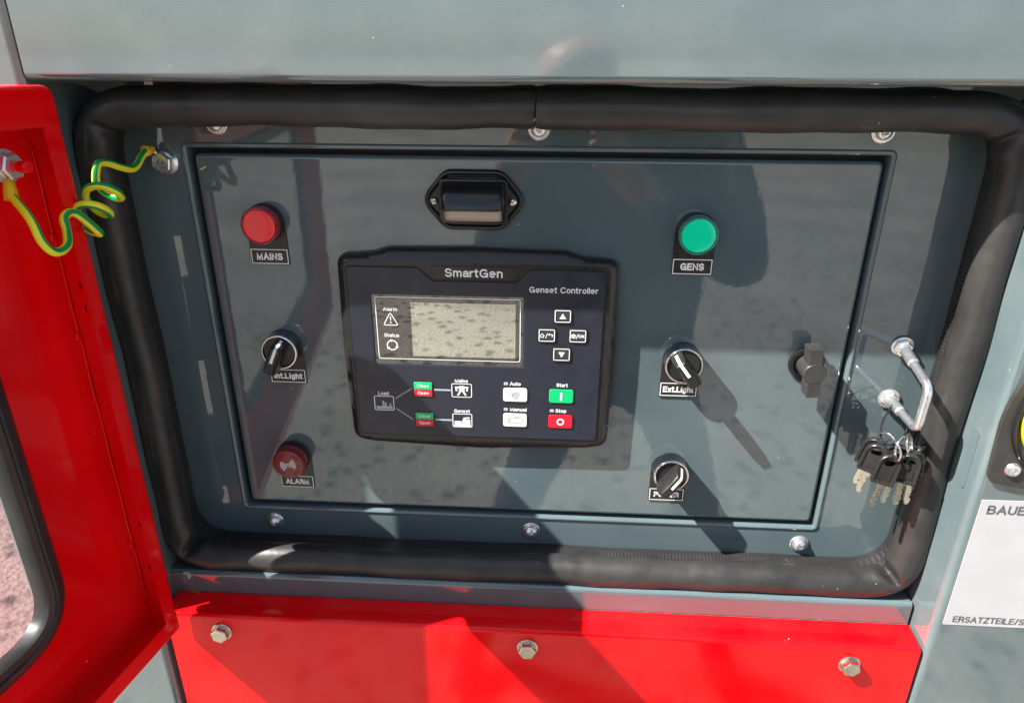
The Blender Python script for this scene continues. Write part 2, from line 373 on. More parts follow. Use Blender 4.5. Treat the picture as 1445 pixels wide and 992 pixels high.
def ribbon(pts, w, cap=True):
    """one non-overlapping strip of width w along a 2-D polyline: list of quads"""
    P = [Vector(p) for p in pts]; P = [p for i, p in enumerate(P) if i == 0 or (p - P[i - 1]).length > 1e-7]
    if len(P) < 2: return []
    closed = (P[0] - P[-1]).length < 1e-6
    n = len(P); Lf, Rt = [], []
    for i in range(n):
        if closed: a = P[i] - P[i - 1] if i else P[0] - P[-2]; b = P[i + 1] - P[i] if i < n - 1 else P[1] - P[0]
        else: a = P[i] - P[i - 1] if i else P[1] - P[0]; b = P[i + 1] - P[i] if i < n - 1 else a
        a = a.normalized(); b = b.normalized(); na = Vector((-a.y, a.x)); nb = Vector((-b.y, b.x)); q = na + nb
        q = q / max(0.30, q.length_squared / 2) if q.length > 1e-6 else na
        p = P[i]
        if cap and not closed and i == 0: p = p - a * w * 0.48
        if cap and not closed and i == n - 1: p = p + b * w * 0.48
        Lf.append(p + q * w / 2); Rt.append(p - q * w / 2)
    return [[tuple(Lf[i]), tuple(Lf[i + 1]), tuple(Rt[i + 1]), tuple(Rt[i])] for i in range(n - 1)]
def text_obj(s, size, x, z, y, material, parent, name='lettering', align='CENTER', bold=0.0, width=None):
    """printed lettering as flat ribbons, readable from -Y; size = capital height; bold = stroke weight share"""
    wgt = bold or 0.17
    strips = []; cur = wgt / 2
    for ch in s:
        gw, lines = GLY[ch]
        for ln_ in lines: strips.append([(cur + px_, wgt / 2 + py_ * (1 - wgt)) for px_, py_ in ln_])
        cur += gw + wgt + 0.12
    tot = cur - 0.12 - wgt / 2
    kx = (width / tot) if width else size
    x0 = x - (tot * kx / 2 if align == 'CENTER' else 0)
    bm = bmesh.new(); w = wgt * min(kx, size) if width is None else wgt * (kx + size) / 2
    for i, st_ in enumerate(strips):
        for qd in ribbon([(x0 + px_ * kx, z + py_ * size) for px_, py_ in st_], w):
            try: bm.faces.new(ringv(bm, qd, y - 0.000018 * (i % 4)))
            except ValueError: pass
    return done(bm, name, material, parent, merge=False)
def flat(name, polys, y, material, parent):
    """thin printed shapes (list of outlines)"""
    bm = bmesh.new()
    for i, p in enumerate(polys):
        bm.faces.new(ringv(bm, p, y - 0.000016 * (i % 5)))
    o = done(bm, name, material, parent, merge=False)
    return o
def stroke(pts, w, closed=False):
    return ribbon(list(pts) + ([pts[0]] if closed else []), w)
def frame_line(x0, z0, x1, z1, w, r=0.0):
    """printed rectangular outline as a ring of quads"""
    a = rect(x0, z0, x1, z1, r, 4) if r else rect(x0, z0, x1, z1)
    b = inset(a, w); n = len(a)
    return [[a[i], a[(i + 1) % n], b[(i + 1) % n], b[i]] for i in range(n)]
def hexpts(r, a0=0.0): return [(r * math.cos(a0 + k * math.pi / 3), r * math.sin(a0 + k * math.pi / 3)) for k in range(6)]

# ------------------------------------------------------------------ the setting: yard ground
bm = bmesh.new()
GZ = -1.38
v = [bm.verts.new(p) for p in ((-900, -900, GZ), (900, -900, GZ), (900, 900, GZ), (-900, 900, GZ))]
bm.faces.new(v)
g = done(bm, 'ground', 'ground'); g['kind'] = 'structure'; g['label'] = 'pinkish beige yard ground in bright sun'

# ------------------------------------------------------------------ enclosure
YF = -0.0685                                                 # front plane of the canopy
enc = empty('generator_enclosure', (0.25, 0.4, GZ), 'slate grey painted steel generator enclosure around the control recess', 'enclosure')
def E(o):                                                    # keep world coordinates, parent to the enclosure
    o.parent = enc; o.matrix_parent_inverse = Matrix.Translation((-0.25, -0.4, -GZ)); return o
def extrude_x(bm, prof, x0, x1):
    """sheet profile of (y, z) points extruded along X (with thickness already in the profile)"""
    a = [bm.verts.new((x0, y, z)) for y, z in prof]; b = [bm.verts.new((x1, y, z)) for y, z in prof]
    n = len(prof)
    for i in range(n): bm.faces.new((a[i], a[(i + 1) % n], b[(i + 1) % n], b[i]))
    bm.faces.new(a); bm.faces.new(b)
def extrude_z(bm, prof, z0, z1):
    a = [bm.verts.new((x, y, z0)) for x, y in prof]; b = [bm.verts.new((x, y, z1)) for x, y in prof]
    n = len(prof)
    for i in range(n): bm.faces.new((a[i], a[(i + 1) % n], b[(i + 1) % n], b[i]))
    bm.faces.new(a); bm.faces.new(b)
def sheet(path, t):
    """closed profile of a folded sheet: path of 2-D points, thickness t to the left"""
    n = len(path); off = []
    for i in range(n):
        p = Vector(path[i])
        a = (p - Vector(path[i - 1])).normalized() if i else (Vector(path[1]) - p).normalized()
        b = (Vector(path[i + 1]) - p).normalized() if i < n - 1 else a
        na = Vector((-a.y, a.x)); nb = Vector((-b.y, b.x)); nn = na + nb
        nn = nn / (nn.length_squared / 2)
        off.append(tuple(p + nn * t))
    return list(path) + off[::-1]
def arc(c, r, a0, a1, n=6): return [(c[0] + r * math.cos(R(a0 + (a1 - a0) * k / n)), c[1] + r * math.sin(R(a0 + (a1 - a0) * k / n))) for k in range(n + 1)]

# upper panel with its rolled lower lip: path in (y, z), front face y = YF, bends back at z = 0.052
LIP = 0.0515
path = [(-0.030, LIP)] + arc((YF + 0.005, LIP + 0.005), 0.005, 270, 180) + [(YF, 0.62)] + arc((YF + 0.03, 0.62), 0.03, 180, 90) + [(1.2, 0.65)]
bm = bmesh.new(); extrude_x(bm, sheet(path, -0.0018), -0.0640, 1.10)
E(done(bm, 'upper_panel', 'paint_grey_canopy'))
# left corner post
px0, px1 = -0.180, -0.0665
path = [(px1, 0.02), (px1, -0.02)] + arc((px1 - 0.004, YF + 0.004), 0.004, 0, -90) + arc((px0 + 0.012, YF + 0.012), 0.012, 270, 180) + [(px0, 1.2)]
bm = bmesh.new(); extrude_z(bm, sheet(path, 0.0018), -1.20, 0.60)
E(done(bm, 'left_corner_post', 'paint_grey_canopy'))
# right panel beside the opening, returned into the recess, with a lock slot in the return
RX = 0.5815
path = [(RX, 0.02), (RX, -0.03)] + arc((RX + 0.006, YF + 0.006), 0.006, 180, 270) + [(1.10, YF), (1.10, 1.2)]
bm = bmesh.new(); extrude_z(bm, sheet(path, 0.0018), -1.20, LIP + 0.0)
rp = E(done(bm, 'right_panel', 'paint_grey_canopy'))
bm = bmesh.new()
sl_ = rounded([(-0.056, -0.182), (-0.047, -0.182), (-0.047, -0.231), (-0.056, -0.231)], 0.003)
a = [bm.verts.new((RX - 0.0006, y, z)) for y, z in sl_]; b = [bm.verts.new((RX + 0.0012, y, z)) for y, z in sl_]
bridge(bm, a, b); bm.faces.new(a)
E(done(bm, 'lock_slot', 'paint_grey'))
# back plate of the recess, with a clear opening behind the inner door
bm = bmesh.new()
plate_holes(bm, [rect(-0.10, -0.40, 0.62, 0.10), rect(-0.0052, -0.3120, 0.5038, 0.0048, 0.002, 3)], 0.0035, 0.0)
fp = E(done(bm, 'recess_plate', 'paint_grey', ang=30))
bm = bmesh.new()                                              # rolled rim of the door opening
rim = rect(-0.0052, -0.3120, 0.5038, 0.0048, 0.002, 3)
secs = [(inset(rim, -0.0036), 0.0003), (inset(rim, -0.0024), -0.0010), (inset(rim, -0.0008), -0.0013), (inset(rim, 0.0006), 0.0000), (inset(rim, 0.0012), 0.0030), (inset(rim, 0.0013), 0.0200)]
loft(bm, secs, False, False)
E(done(bm, 'opening_rim', 'paint_grey', ang=60))
bm = bmesh.new(); box(bm, -0.02, 0.52, 0.018, 0.022, -0.33, 0.02)
E(done(bm, 'back_box', 'groove_black'))
# sill below the seal: top face, front face
path = [(0.0, -0.3560)] + [(-0.036, -0.3555)] + arc((-0.038, -0.3585), 0.004, 90, 180)[1:] + [(-0.042, -0.410)]
bm = bmesh.new(); extrude_x(bm, sheet(path, 0.0015), -0.0650, 0.5785)
E(done(bm, 'sill', 'paint_grey'))
# base skid
bm = bmesh.new(); box(bm, -0.15, 1.07, 0.0, 1.15, GZ, -1.20, 0.004)
E(done(bm, 'base_skid', 'black_plastic'))

# bolts of the recess plate (button heads on washers) ------------------------------------------------
def button_bolt(parent, x, z, y=0.0):
    p = empty('bolt', (x, y, z)); p.parent = parent
    bm = bmesh.new(); lathe(bm, [(0.0, 0.0005), (0.0076, 0.0), (0.0078, -0.0008), (0.0073, -0.0015), (0.0, -0.0015)], 32)
    w = done(bm, 'washer', 'zinc', p)
    bm = bmesh.new()
    lathe(bm, [(0.0058, -0.0014), (0.0058, -0.0022), (0.0053, -0.0036), (0.0042, -0.0048), (0.0030, -0.0054)], 32)
    # hexagonal socket
    n = 32; h6 = [(0.0019 / max(0.5, math.cos(((2 * math.pi * k / n + math.pi / 6) % (math.pi / 3)) - math.pi / 6))) for k in range(n)]
    top = [bm.verts.new((0.0030 * math.cos(2 * math.pi * k / n), -0.0054, 0.0030 * math.sin(2 * math.pi * k / n))) for k in range(n)]
    hx = [bm.verts.new((h6[k] * math.cos(2 * math.pi * k / n), -0.0056, h6[k] * math.sin(2 * math.pi * k / n))) for k in range(n)]
    hb = [bm.verts.new((v_.co.x, -0.0026, v_.co.z)) for v_ in hx]
    bridge(bm, top, hx); bridge(bm, hx, hb); bm.faces.new(hb)
    done(bm, 'head', 'zinc', p, ang=30)
    p.rotation_euler = (0, rnd.uniform(0, 6), 0)
    return p
# plate bolts are parts of the enclosure: the head as the part, washer as its sub-part
def bolt_part(x, z, kind='button', parent_fn=E, y=0.0, material='zinc', tilt=(0, 0)):
    ang = rnd.uniform(0, 6)
    M = Matrix.Translation((x, y, z)) @ Matrix.Rotation(ang, 4, 'Y')
    bm = bmesh.new()
    if kind == 'button':
        lathe(bm, [(0.0060, -0.0014), (0.0060, -0.0022), (0.0055, -0.0037), (0.0044, -0.0050), (0.0031, -0.0056)], 32)
        n = 32; h6 = [(0.0020 / math.cos(((2 * math.pi * k / n) % (math.pi / 3)) - math.pi / 6)) for k in range(n)]
        top = [bm.verts.new((0.0031 * math.cos(2 * math.pi * k / n), -0.0056, 0.0031 * math.sin(2 * math.pi * k / n))) for k in range(n)]
        hx = [bm.verts.new((h6[k] * math.cos(2 * math.pi * k / n), -0.0058, h6[k] * math.sin(2 * math.pi * k / n))) for k in range(n)]
        hb = [bm.verts.new((v_.co.x, -0.0024, v_.co.z)) for v_ in hx]
        bridge(bm, top, hx); bridge(bm, hx, hb); bm.faces.new(hb)
        wr = 0.0082
    else:
        hp = hexpts(0.0075); secs = [(hp, -0.0014), (hp, -0.0062), (inset(hp, 0.0006), -0.0068), (inset(hp, 0.0012), -0.0069)]
        loft(bm, secs)
        wr = 0.0090
    bm.transform(M); head = parent_fn(done(bm, 'bolt', material, ang=28))
    bm = bmesh.new(); lathe(bm, [(0.0, 0.0004), (wr, 0.0002), (wr, -0.0009), (wr - 0.0006, -0.0015), (0.0, -0.0015)], 36)
    bm.transform(M); w = done(bm, 'washer', material, head)
    w.matrix_parent_inverse = head.matrix_parent_inverse.copy(); w.parent = head; w.matrix_parent_inverse = Matrix.Identity(4)
    return head
for x, z in ((0.0215, 0.0215), (0.2560, 0.0198), (0.4940, 0.0203), (0.0195, -0.3275), (0.2555, -0.3270), (0.4935, -0.3295)):
    bolt_part(x, z)

# ------------------------------------------------------------------ red lower cover panel
cov = empty('lower_cover', (0.26, -0.05, -0.9), 'bright red bolted cover panel below the control recess', 'cover panel')
def CV(o): o.parent = cov; o.matrix_parent_inverse = Matrix.Translation((-0.26, 0.05, 0.9)); return o
path = [(-0.0425, -0.3775), (-0.0428, -0.3765)] + [(-0.0630, -0.3790)] + arc((-0.0635, -0.3830), 0.004, 95, 180, 5) + [(-0.0675, -0.900)]
bm = bmesh.new(); extrude_x(bm, sheet(path, 0.0018), -0.0590, 0.5790)
bmesh.ops.bevel(bm, geom=[e for e in bm.edges if abs(e.verts[0].co.z - e.verts[1].co.z) > 0.4], offset=0.0006, segments=2, affect='EDGES')
CV(done(bm, 'panel_sheet', 'paint_red'))
for x, z in ((-0.0115, -0.3965), (0.2558, -0.3975), (0.5245, -0.3985)):
    bolt_part(x, z, 'hex', CV, -0.0675, 'zinc_warm')

# ------------------------------------------------------------------ rubber seal round the recess
seal = empty('rubber_seal', (0.26, 0, -0.35), 'black rubber bulb seal running round the control recess', 'door seal')
def SL(o): o.parent = seal; o.matrix_parent_inverse = Matrix.Translation((-0.26, 0, 0.35)); return o
gx0, gx1, gz0, gz1, gy = -0.0570, 0.5725, -0.3465, 0.0345, -0.0275
def seal_path(inx=0.0, y=gy, r=0.040, wob=0.0012, seg=10, step=0.012):
    c = [(gx0 + inx, gz1 - inx), (gx1 - inx, gz1 - inx), (gx1 - inx, gz0 + inx), (gx0 + inx, gz0 + inx)]
    pts = rounded(c, max(0.006, r - inx), seg)
    # start at the joint on the top run, dense even spacing
    P = [Vector(p) for p in pts]; out = []
    for i in range(len(P)):
        a, b = P[i], P[(i + 1) % len(P)]; L = (b - a).length; k = max(1, int(L / step))
        for q in range(k): out.append(a + (b - a) * q / k)
    w = random.Random(3); ph = [w.uniform(0, 6.3) for _ in range(6)]
    res = []
    for p in out:
        d = wob * (math.sin(p.x * 31 + p.y * 23 + ph[0]) * 0.5 + math.sin(p.x * 67 - p.y * 51 + ph[1]) * 0.3)
        n_ = Vector((0.257 - p.x, -0.15 - p.y)); n_.normalize()
        p2 = p + n_ * d
        res.append(Vector((p2.x, y + d * 0.7, p2.y)))
    return res
# bulb, split at the butt joint on the top run
bp_ = seal_path(seg=26, step=0.006)
ji = min(range(len(bp_)), key=lambda i: abs(bp_[i].x - 0.2540) + (0 if bp_[i].z > 0.01 else 9))
bp_ = bp_[ji:] + bp_[:ji] + [bp_[ji] + Vector((-0.0012, 0, -0.0006))]
def crn(i_t, i):
    p = bp_[min(i, len(bp_) - 1)]; r = 0.0130
    for cx, cz in ((gx1, gz1), (gx1, gz0), (gx0, gz0), (gx0, gz1)):
        d = math.hypot(p.x - cx, p.z - cz)
        r += 0.0012 * math.exp(-(d / 0.05) ** 2)
    r += 0.0005 * math.sin(p.x * 45 + p.z * 37) + 0.0003 * math.sin(p.x * 117 - p.z * 83) 
    if i < 1 or i > len(bp_) - 2: r *= 0.93
    return r
bm = bmesh.new(); tube(bm, bp_, 0.0136, n=24, rad_fn=crn)
# pinch folds on the inner side of each corner
for cx, cz, dep in ((gx1 - 0.018, gz1 - 0.018, 0.0060), (gx1 - 0.018, gz0 + 0.018, 0.0110), (gx0 + 0.018, gz0 + 0.018, 0.0105), (gx0 + 0.018, gz1 - 0.018, 0.0050)):
    dirv = Vector((cx - 0.257, 0, cz + 0.153)).normalized()
    sx_, sz_ = (1 if cx > 0.2 else -1), (1 if cz > -0.15 else -1)
    diag = Vector((sx_, 0, sz_)).normalized(); tang = Vector((diag.z, 0, -diag.x))
    for v_ in bm.verts:
        q = v_.co - Vector((cx, gy - 0.008, cz))
        t_ = q.dot(tang); d_ = q.dot(diag)
        f = math.exp(-(t_ / 0.0042) ** 2) * max(0.0, 1 - abs(d_) / 0.020)
        v_.co += diag * dep * f + Vector((0, dep * 0.45 * f, 0))
SL(done(bm, 'bulb', 'rubber', ang=70))
# ribbed grip strip on the inner side, and the flange it grips
ip = seal_path(0.0085, -0.015, wob=0.0006, step=0.01)
op = seal_path(0.0015, -0.001, wob=0.0, step=0.01)
bm = bmesh.new()
cl = seal_path(0.0015, -0.012, wob=0.0008, step=0.01)
rr_ = [(-0.0045, 0.0115), (0.0030, 0.0115), (0.0038, 0.0060), (0.0042, -0.0090), (-0.0045, -0.0120)]
rings = []
N_ = len(cl)
for i, p in enumerate(cl):
    t_ = (cl[(i + 1) % N_] - cl[i - 1]).normalized(); n_ = Vector((t_.z, 0, -t_.x))
    if n_.dot(Vector((0.257, 0, -0.15)) - p) < 0: n_ = -n_
    rings.append([bm.verts.new(p + n_ * a_ + Vector((0, b_, 0))) for a_, b_ in rr_])
for i in range(N_):
    a, b = rings[i], rings[(i + 1) % N_]
    for k in range(len(rr_)): bm.faces.new((a[k], a[(k + 1) % 5], b[(k + 1) % 5], b[k]))
SL(done(bm, 'grip_strip', 'rubber_dark', ang=40))
bm = bmesh.new()                                              # fine ribs of the grip strip
rc = seal_path(0.0055, -0.0105, wob=0.0008, step=0.0030)
for i in range(0, len(rc)):
    p = rc[i]; t_ = (rc[(i + 1) % len(rc)] - rc[i - 1]).normalized(); n_ = Vector((t_.z, 0, -t_.x))
    if n_.dot(Vector((0.257, 0, -0.15)) - p) < 0: n_ = -n_
    vs2 = []
    for a_ in (-0.00085, 0.00085):
        for b_, c_ in ((-0.0030, -0.0050), (0.0003, -0.0040), (0.0004, 0.0030), (-0.0030, 0.0038)):
            vs2.append(bm.verts.new(p + t_ * a_ + n_ * b_ + Vector((0, c_, 0))))
    for f in ((0, 1, 2, 3), (7, 6, 5, 4), (0, 4, 5, 1), (1, 5, 6, 2), (2, 6, 7, 3)): bm.faces.new([vs2[q] for q in f])
ribs = SL(done(bm, 'rib', 'rubber', ang=20)); ribs['kind'] = 'stuff'

# ------------------------------------------------------------------ inner control door
idoor = empty('control_door', (0.25, 0, -0.307), 'slate grey inner door carrying the controller, lamps and switches', 'door')
bm = bmesh.new()
o_ = rect(0.0, -0.3072, 0.5, 0.0, 0.0050, 4)
secs = [(o_, 0.016), (o_, 0.0035)] 
for k in range(5):
    a_ = k / 4 * math.pi / 2
    secs.append((inset(o_, 0.0035 * (1 - math.cos(a_))), 0.0035 - 0.0035 * math.sin(a_)))
loft(bm, secs, True, True)
dl = done(bm, 'door_leaf', 'paint_grey', ang=30); dl.parent = idoor; dl.matrix_parent_inverse = Matrix.Translation((-0.25, 0, 0.307))

# ------------------------------------------------------------------ legend plate used by lamps and switches
def legend(parent, word, size=0.0056, width=None, bold=0.235):
    bm = bmesh.new()
    pts = [(0.015 * math.cos(R(a)), 0.015 * math.sin(R(a))) for a in range(0, 181, 6)] + [(-0.0152, -0.0328), (0.0152, -0.0328)]
    prism(bm, pts, 0.0, -0.0012, 0.0002, 1)
    p = done(bm, 'legend_plate', 'label_black', parent)
    flat('border', frame_line(-0.0146, -0.0322, 0.0146, -0.0205, 0.00065), -0.0014, 'white_print', p)
    text_obj(word, size, 0.0, -0.0263 - size / 2, -0.0014, 'white_print', p, bold=bold, width=width)
    return p
# ---- indicator lamps
def indicator(x, z, word, lens, rim, label, width):
    t = empty('indicator_lamp', (x, 0, z), label, 'indicator lamp')
    legend(t, word, 0.0058, width)
    bm = bmesh.new(); lathe(bm, [(0.0146, -0.001), (0.0147, -0.0050), (0.0143, -0.0056), (0.0, -0.0056)], 48)
    done(bm, 'base_ring', 'black_gloss', t)
    bm = bmesh.new(); lathe(bm, [(0.0140, -0.0054), (0.0141, -0.0078), (0.0143, -0.0084), (0.0143, -0.0128), (0.0138, -0.0139), (0.0132, -0.0142), (0.0127, -0.0139), (0.0124, -0.0132), (0.0, -0.0132)], 48)
    L = done(bm, 'lens', rim, t, ang=30)
    bm = bmesh.new(); lathe(bm, [(0.0123, -0.0125), (0.0123, -0.0134), (0.0119, -0.0138), (0.006, -0.01385), (0.0, -0.01385)], 48)
    done(bm, 'lens_face', lens, L, ang=50)
    return t
indicator(0.0484, -0.0508, 'MAINS', 'lens_red', 'lens_red_rim', 'red indicator lamp above the MAINS legend plate', 0.0205)
indicator(0.3735, -0.0522, 'GENS', 'lens_green', 'lens_green_rim', 'green indicator lamp above the GENS legend plate', 0.0175)
# ---- buzzer
t = empty('alarm_buzzer', (0.0460, 0, -0.2570), 'dark red slotted buzzer above the ALARM legend plate', 'buzzer')
legend(t, 'ALARM', 0.0056, 0.0208)
bm = bmesh.new(); lathe(bm, [(0.0146, -0.001), (0.0147, -0.0058), (0.0143, -0.0064), (0.0, -0.0064)], 48); done(bm, 'base_ring', 'black_gloss', t)
bm = bmesh.new(); lathe(bm, [(0.0140, -0.0062), (0.0143, -0.0070), (0.0143, -0.0090), (0.0139, -0.0094), (0.0140, -0.0145), (0.0134, -0.0158), (0.0124, -0.0163), (0.0, -0.0163)], 48)
bc = done(bm, 'buzzer_cap', 'alarm_red', t, ang=35)
bm = bmesh.new()
for q in range(4):
    a0 = R(20 + 90 * q)
    s_ = [(0.0112 * math.cos(a0 + R(48) * k / 8), 0.0112 * math.sin(a0 + R(48) * k / 8)) for k in range(9)] + [(0.0094 * math.cos(a0 + R(48) * k / 8), 0.0094 * math.sin(a0 + R(48) * k / 8)) for k in range(8, -1, -1)]
    bm.faces.new(ringv(bm, s_, -0.01645))
    bm.faces.new(ringv(bm, circ(0.0007, 10, 0.0104 * math.cos(a0 + R(69)), 0.0104 * math.sin(a0 + R(69))), -0.01645))
done(bm, 'sound_slot', 'alarm_dark', bc, merge=False)
pl = []
for q in (1, -1):
    for i in range(4):
        r_ = 0.0026 + i * 0.00125
        pp = [(r_ * math.cos(R(12 + a)), r_ * math.sin(R(12 + a))) for a in range(-42, 43, 12)]
        if q < 0: pp = [(-x_, -z_) for x_, z_ in pp]
        pl += stroke(pp, 0.00055)
pl += stroke(circ(0.0013, 16), 0.0005, True)
flat('sound_symbol', pl, -0.01655, 'white_print', bc)
# ---- selector switches
def selector(x, z, word, ang, label, width):
    t = empty('selector_switch', (x, 0, z), label, 'rotary switch', 'rotary switches on the inner door')
    legend(t, word, 0.0054, width)
    bm = bmesh.new(); lathe(bm, [(0.0149, -0.0010), (0.0149, -0.0018), (0.0146, -0.0022), (0.0146, -0.0122), (0.0, -0.0122)], 56); done(bm, 'collar', 'black_chrome', t)
    bm = bmesh.new(); lathe(bm, [(0.0146, -0.0120), (0.0147, -0.0134), (0.0143, -0.0141), (0.0136, -0.0143), (0.0130, -0.0140), (0.0127, -0.0132), (0.0127, -0.0110)], 56); done(bm, 'bezel_ring', 'chrome', t, ang=50)
    bm = bmesh.new(); lathe(bm, [(0.0128, -0.0116), (0.0124, -0.0128), (0.006, -0.0132), (0.0, -0.0132)], 40); done(bm, 'dial', 'black_plastic', t)
    kn = empty('k', (0, 0, 0)); 
    # lever: side profile (u along the lever, h out of the panel)
    M = Matrix.Rotation(R(ang), 4, 'Y')
    prof = [(0.0125, 0.0125), (0.0122, 0.0150), (0.0095, 0.0255), (0.0082, 0.0275), (0.0, 0.0290), (-0.0100, 0.0300), (-0.0128, 0.0298), (-0.0138, 0.0285), (-0.0132, 0.0125)]
    bm = bmesh.new()
    secs = []
    for w_, ins in ((-0.0050, 0.0), (-0.0036, 0.0), (-0.0030, 0.0), (0.0030, 0.0), (0.0036, 0.0), (0.0050, 0.0)):
        dz = 0.0 if abs(w_) < 0.0033 else (0.0006 if abs(w_) < 0.004 else 0.0035)
        ring = []
        for u_, h_ in prof:
            hh = h_ if h_ < 0.014 else h_ - dz
            ring.append(bm.verts.new((w_, -hh, u_)))
        secs.append(ring)
    for a, b in zip(secs, secs[1:]): bridge(bm, a, b)
    bm.faces.new(secs[0]); bm.faces.new(secs[-1])
    bm.transform(M); lv = done(bm, 'lever', 'black_plastic', t, ang=30)
    bm = bmesh.new()
    w_ = 0.00115; L1 = [(0.0121, 0.0160), (0.00965, 0.02570), (0.0083, 0.02778), (-0.0030, 0.02965)]
    prev = None
    for u_, h_ in L1:
        cur = [bm.verts.new((sx_ * w_, -h_ - 0.0002, u_ + 0.0001)) for sx_ in (-1, 1)]
        if prev: bm.faces.new((prev[0], prev[1], cur[1], cur[0]))
        prev = cur
    bm.transform(M); done(bm, 'pointer', 'white_print', lv)
    bpy.data.objects.remove(kn, do_unlink=True)
    return t
selector(0.0505, -0.1530, 'Int.Light', 22, 'rotary switch with chrome ring at the Int.Light plate', 0.0238)
selector(0.3730, -0.1550, 'Ext.Light', -38, 'rotary switch with chrome ring at the Ext.Light plate', 0.0245)
selector(0.3725, -0.2562, 'POWER', 38, 'rotary switch with chrome ring at the POWER plate', 0.0215)

# ------------------------------------------------------------------ panel lamp above the controller
def soft_ends(bm, prof, hw, yb, zc):
    """profile of (y, z) swept along X with rounded ends, shrinking towards the back plane yb"""
    rs = []
    for x_, k_ in ((-hw, 0.30), (-hw + 0.0004, 0.55), (-hw + 0.0014, 0.76), (-hw + 0.0030, 0.91), (-hw + 0.0056, 1.0), (hw - 0.0056, 1.0), (hw - 0.0030, 0.91), (hw - 0.0014, 0.76), (hw - 0.0004, 0.55), (hw, 0.30)):
        kz = 0.5 + 0.5 * k_ if k_ < 1 else 1.0
        rs.append([bm.verts.new((x_, yb + (y_ - yb) * k_, zc + (z_ - zc) * (0.7 + 0.3 * kz))) for y_, z_ in prof])
    for a, b in zip(rs, rs[1:]): bridge(bm, a, b)
    bm.faces.new(rs[0]); bm.faces.new(rs[-1])
lamp = empty('panel_lamp', (0.2090, 0, -0.0310), 'black hooded panel lamp with two screws above the controller', 'lamp')
lo = rounded([(-0.0405, 0.0), (-0.0215, 0.0222), (0.0215, 0.0222), (0.0405, 0.0), (0.0215, -0.0222), (-0.0215, -0.0222)], [0.014, 0.013, 0.013, 0.014, 0.013, 0.013], 8)
bm = bmesh.new(); loft(bm, [(lo, 0.0), (lo, -0.0022), (inset(lo, 0.0006), -0.0036), (inset(lo, 0.0020), -0.0042), (inset(lo, 0.0034), -0.0036), (inset(lo, 0.0040), -0.0020)], True, True)
done(bm, 'rubber_gasket', 'black_gloss', lamp, ang=60)
l2 = inset(lo, 0.0046)
bm = bmesh.new(); prism(bm, l2, -0.0015, -0.0062, 0.0012, 3); fl = done(bm, 'flange', 'black_plastic', lamp, ang=40)
bm = bmesh.new(); prism(bm, rect(-0.0255, -0.0165, 0.0255, 0.0165, 0.005), -0.0060, -0.0082, 0.0012, 3); done(bm, 'hood_step', 'black_gloss', lamp, ang=40)
bm = bmesh.new()
pf = [(-0.0075, 0.0145), (-0.0100, 0.0143), (-0.0150, 0.0118), (-0.0195, 0.0070), (-0.0218, 0.0010), (-0.0222, -0.0038), (-0.0212, -0.0046), (-0.0075, -0.0046)]
soft_ends(bm, pf, 0.0236, -0.0075, 0.0050)
done(bm, 'hood', 'black_gloss', lamp, ang=45)
bm = bmesh.new()
pf = [(-0.0080, -0.0040), (-0.0188, -0.0040), (-0.0180, -0.0090), (-0.0150, -0.0125), (-0.0110, -0.0140), (-0.0080, -0.0142)]
soft_ends(bm, pf, 0.0212, -0.0080, -0.0060)
done(bm, 'lens', 'lens_clear', lamp, ang=45)
for sx_ in (-0.0290, 0.0290):
    bm = bmesh.new(); lathe(bm, [(0.0034, -0.0060), (0.0034, -0.0070), (0.0028, -0.0084), (0.0014, -0.0092), (0.0, -0.0094)], 20, cx=sx_)
    s_ = done(bm, 'screw', 'chrome', lamp, ang=50)
    bm = bmesh.new(); 
    for a_ in (30, 120):
        c_, d_ = math.cos(R(a_)), math.sin(R(a_))
        bm.faces.new(ringv(bm, [(sx_ + c_ * u - d_ * w_, d_ * u + c_ * w_) for u, w_ in ((-0.002, -0.0003), (0.002, -0.0003), (0.002, 0.0003), (-0.002, 0.0003))], -0.00945 - a_ * 1e-7))
    done(bm, 'cross_slot', 'dark_print', s_, merge=False)

# ------------------------------------------------------------------ controller
ctl = empty('genset_controller', (0.21, 0, -0.235), 'black generator controller with LCD screen and coloured keys in the door centre', 'controller')
OX, OZ = 0.21, -0.235
def K(o, parent=None):
    """parts are modelled in door coordinates; shift the mesh so they sit under the controller"""
    if isinstance(o.data, bpy.types.Mesh): o.data.transform(Matrix.Translation((-OX, 0, -OZ)))
    o.parent = parent or ctl; return o
def resample(pts, n):
    P = [Vector(p) for p in pts]; P.append(P[0]); L = [0]
    for a, b in zip(P, P[1:]): L.append(L[-1] + (b - a).length)
    out = []; j = 0
    for k in range(n):
        s = L[-1] * k / n
        while L[j + 1] < s: j += 1
        t_ = (s - L[j]) / max(1e-9, L[j + 1] - L[j]); q = P[j] + (P[j + 1] - P[j]) * t_; out.append((q.x, q.y))
    return out
sil = rounded([(0.1025, -0.0735), (0.1290, -0.0715), (0.1420, -0.0675), (0.2105, -0.0660), (0.2790, -0.0675), (0.2920, -0.0715), (0.3185, -0.0735), (0.3200, -0.1500), (0.3175, -0.2330), (0.3010, -0.2365), (0.2105, -0.2405), (0.1200, -0.2365), (0.1035, -0.2330), (0.1010, -0.1500)],
              [0.009, 0.01, 0.01, 0.05, 0.01, 0.01, 0.009, 0.1, 0.010, 0.02, 0.05, 0.02, 0.010, 0.1], 7)
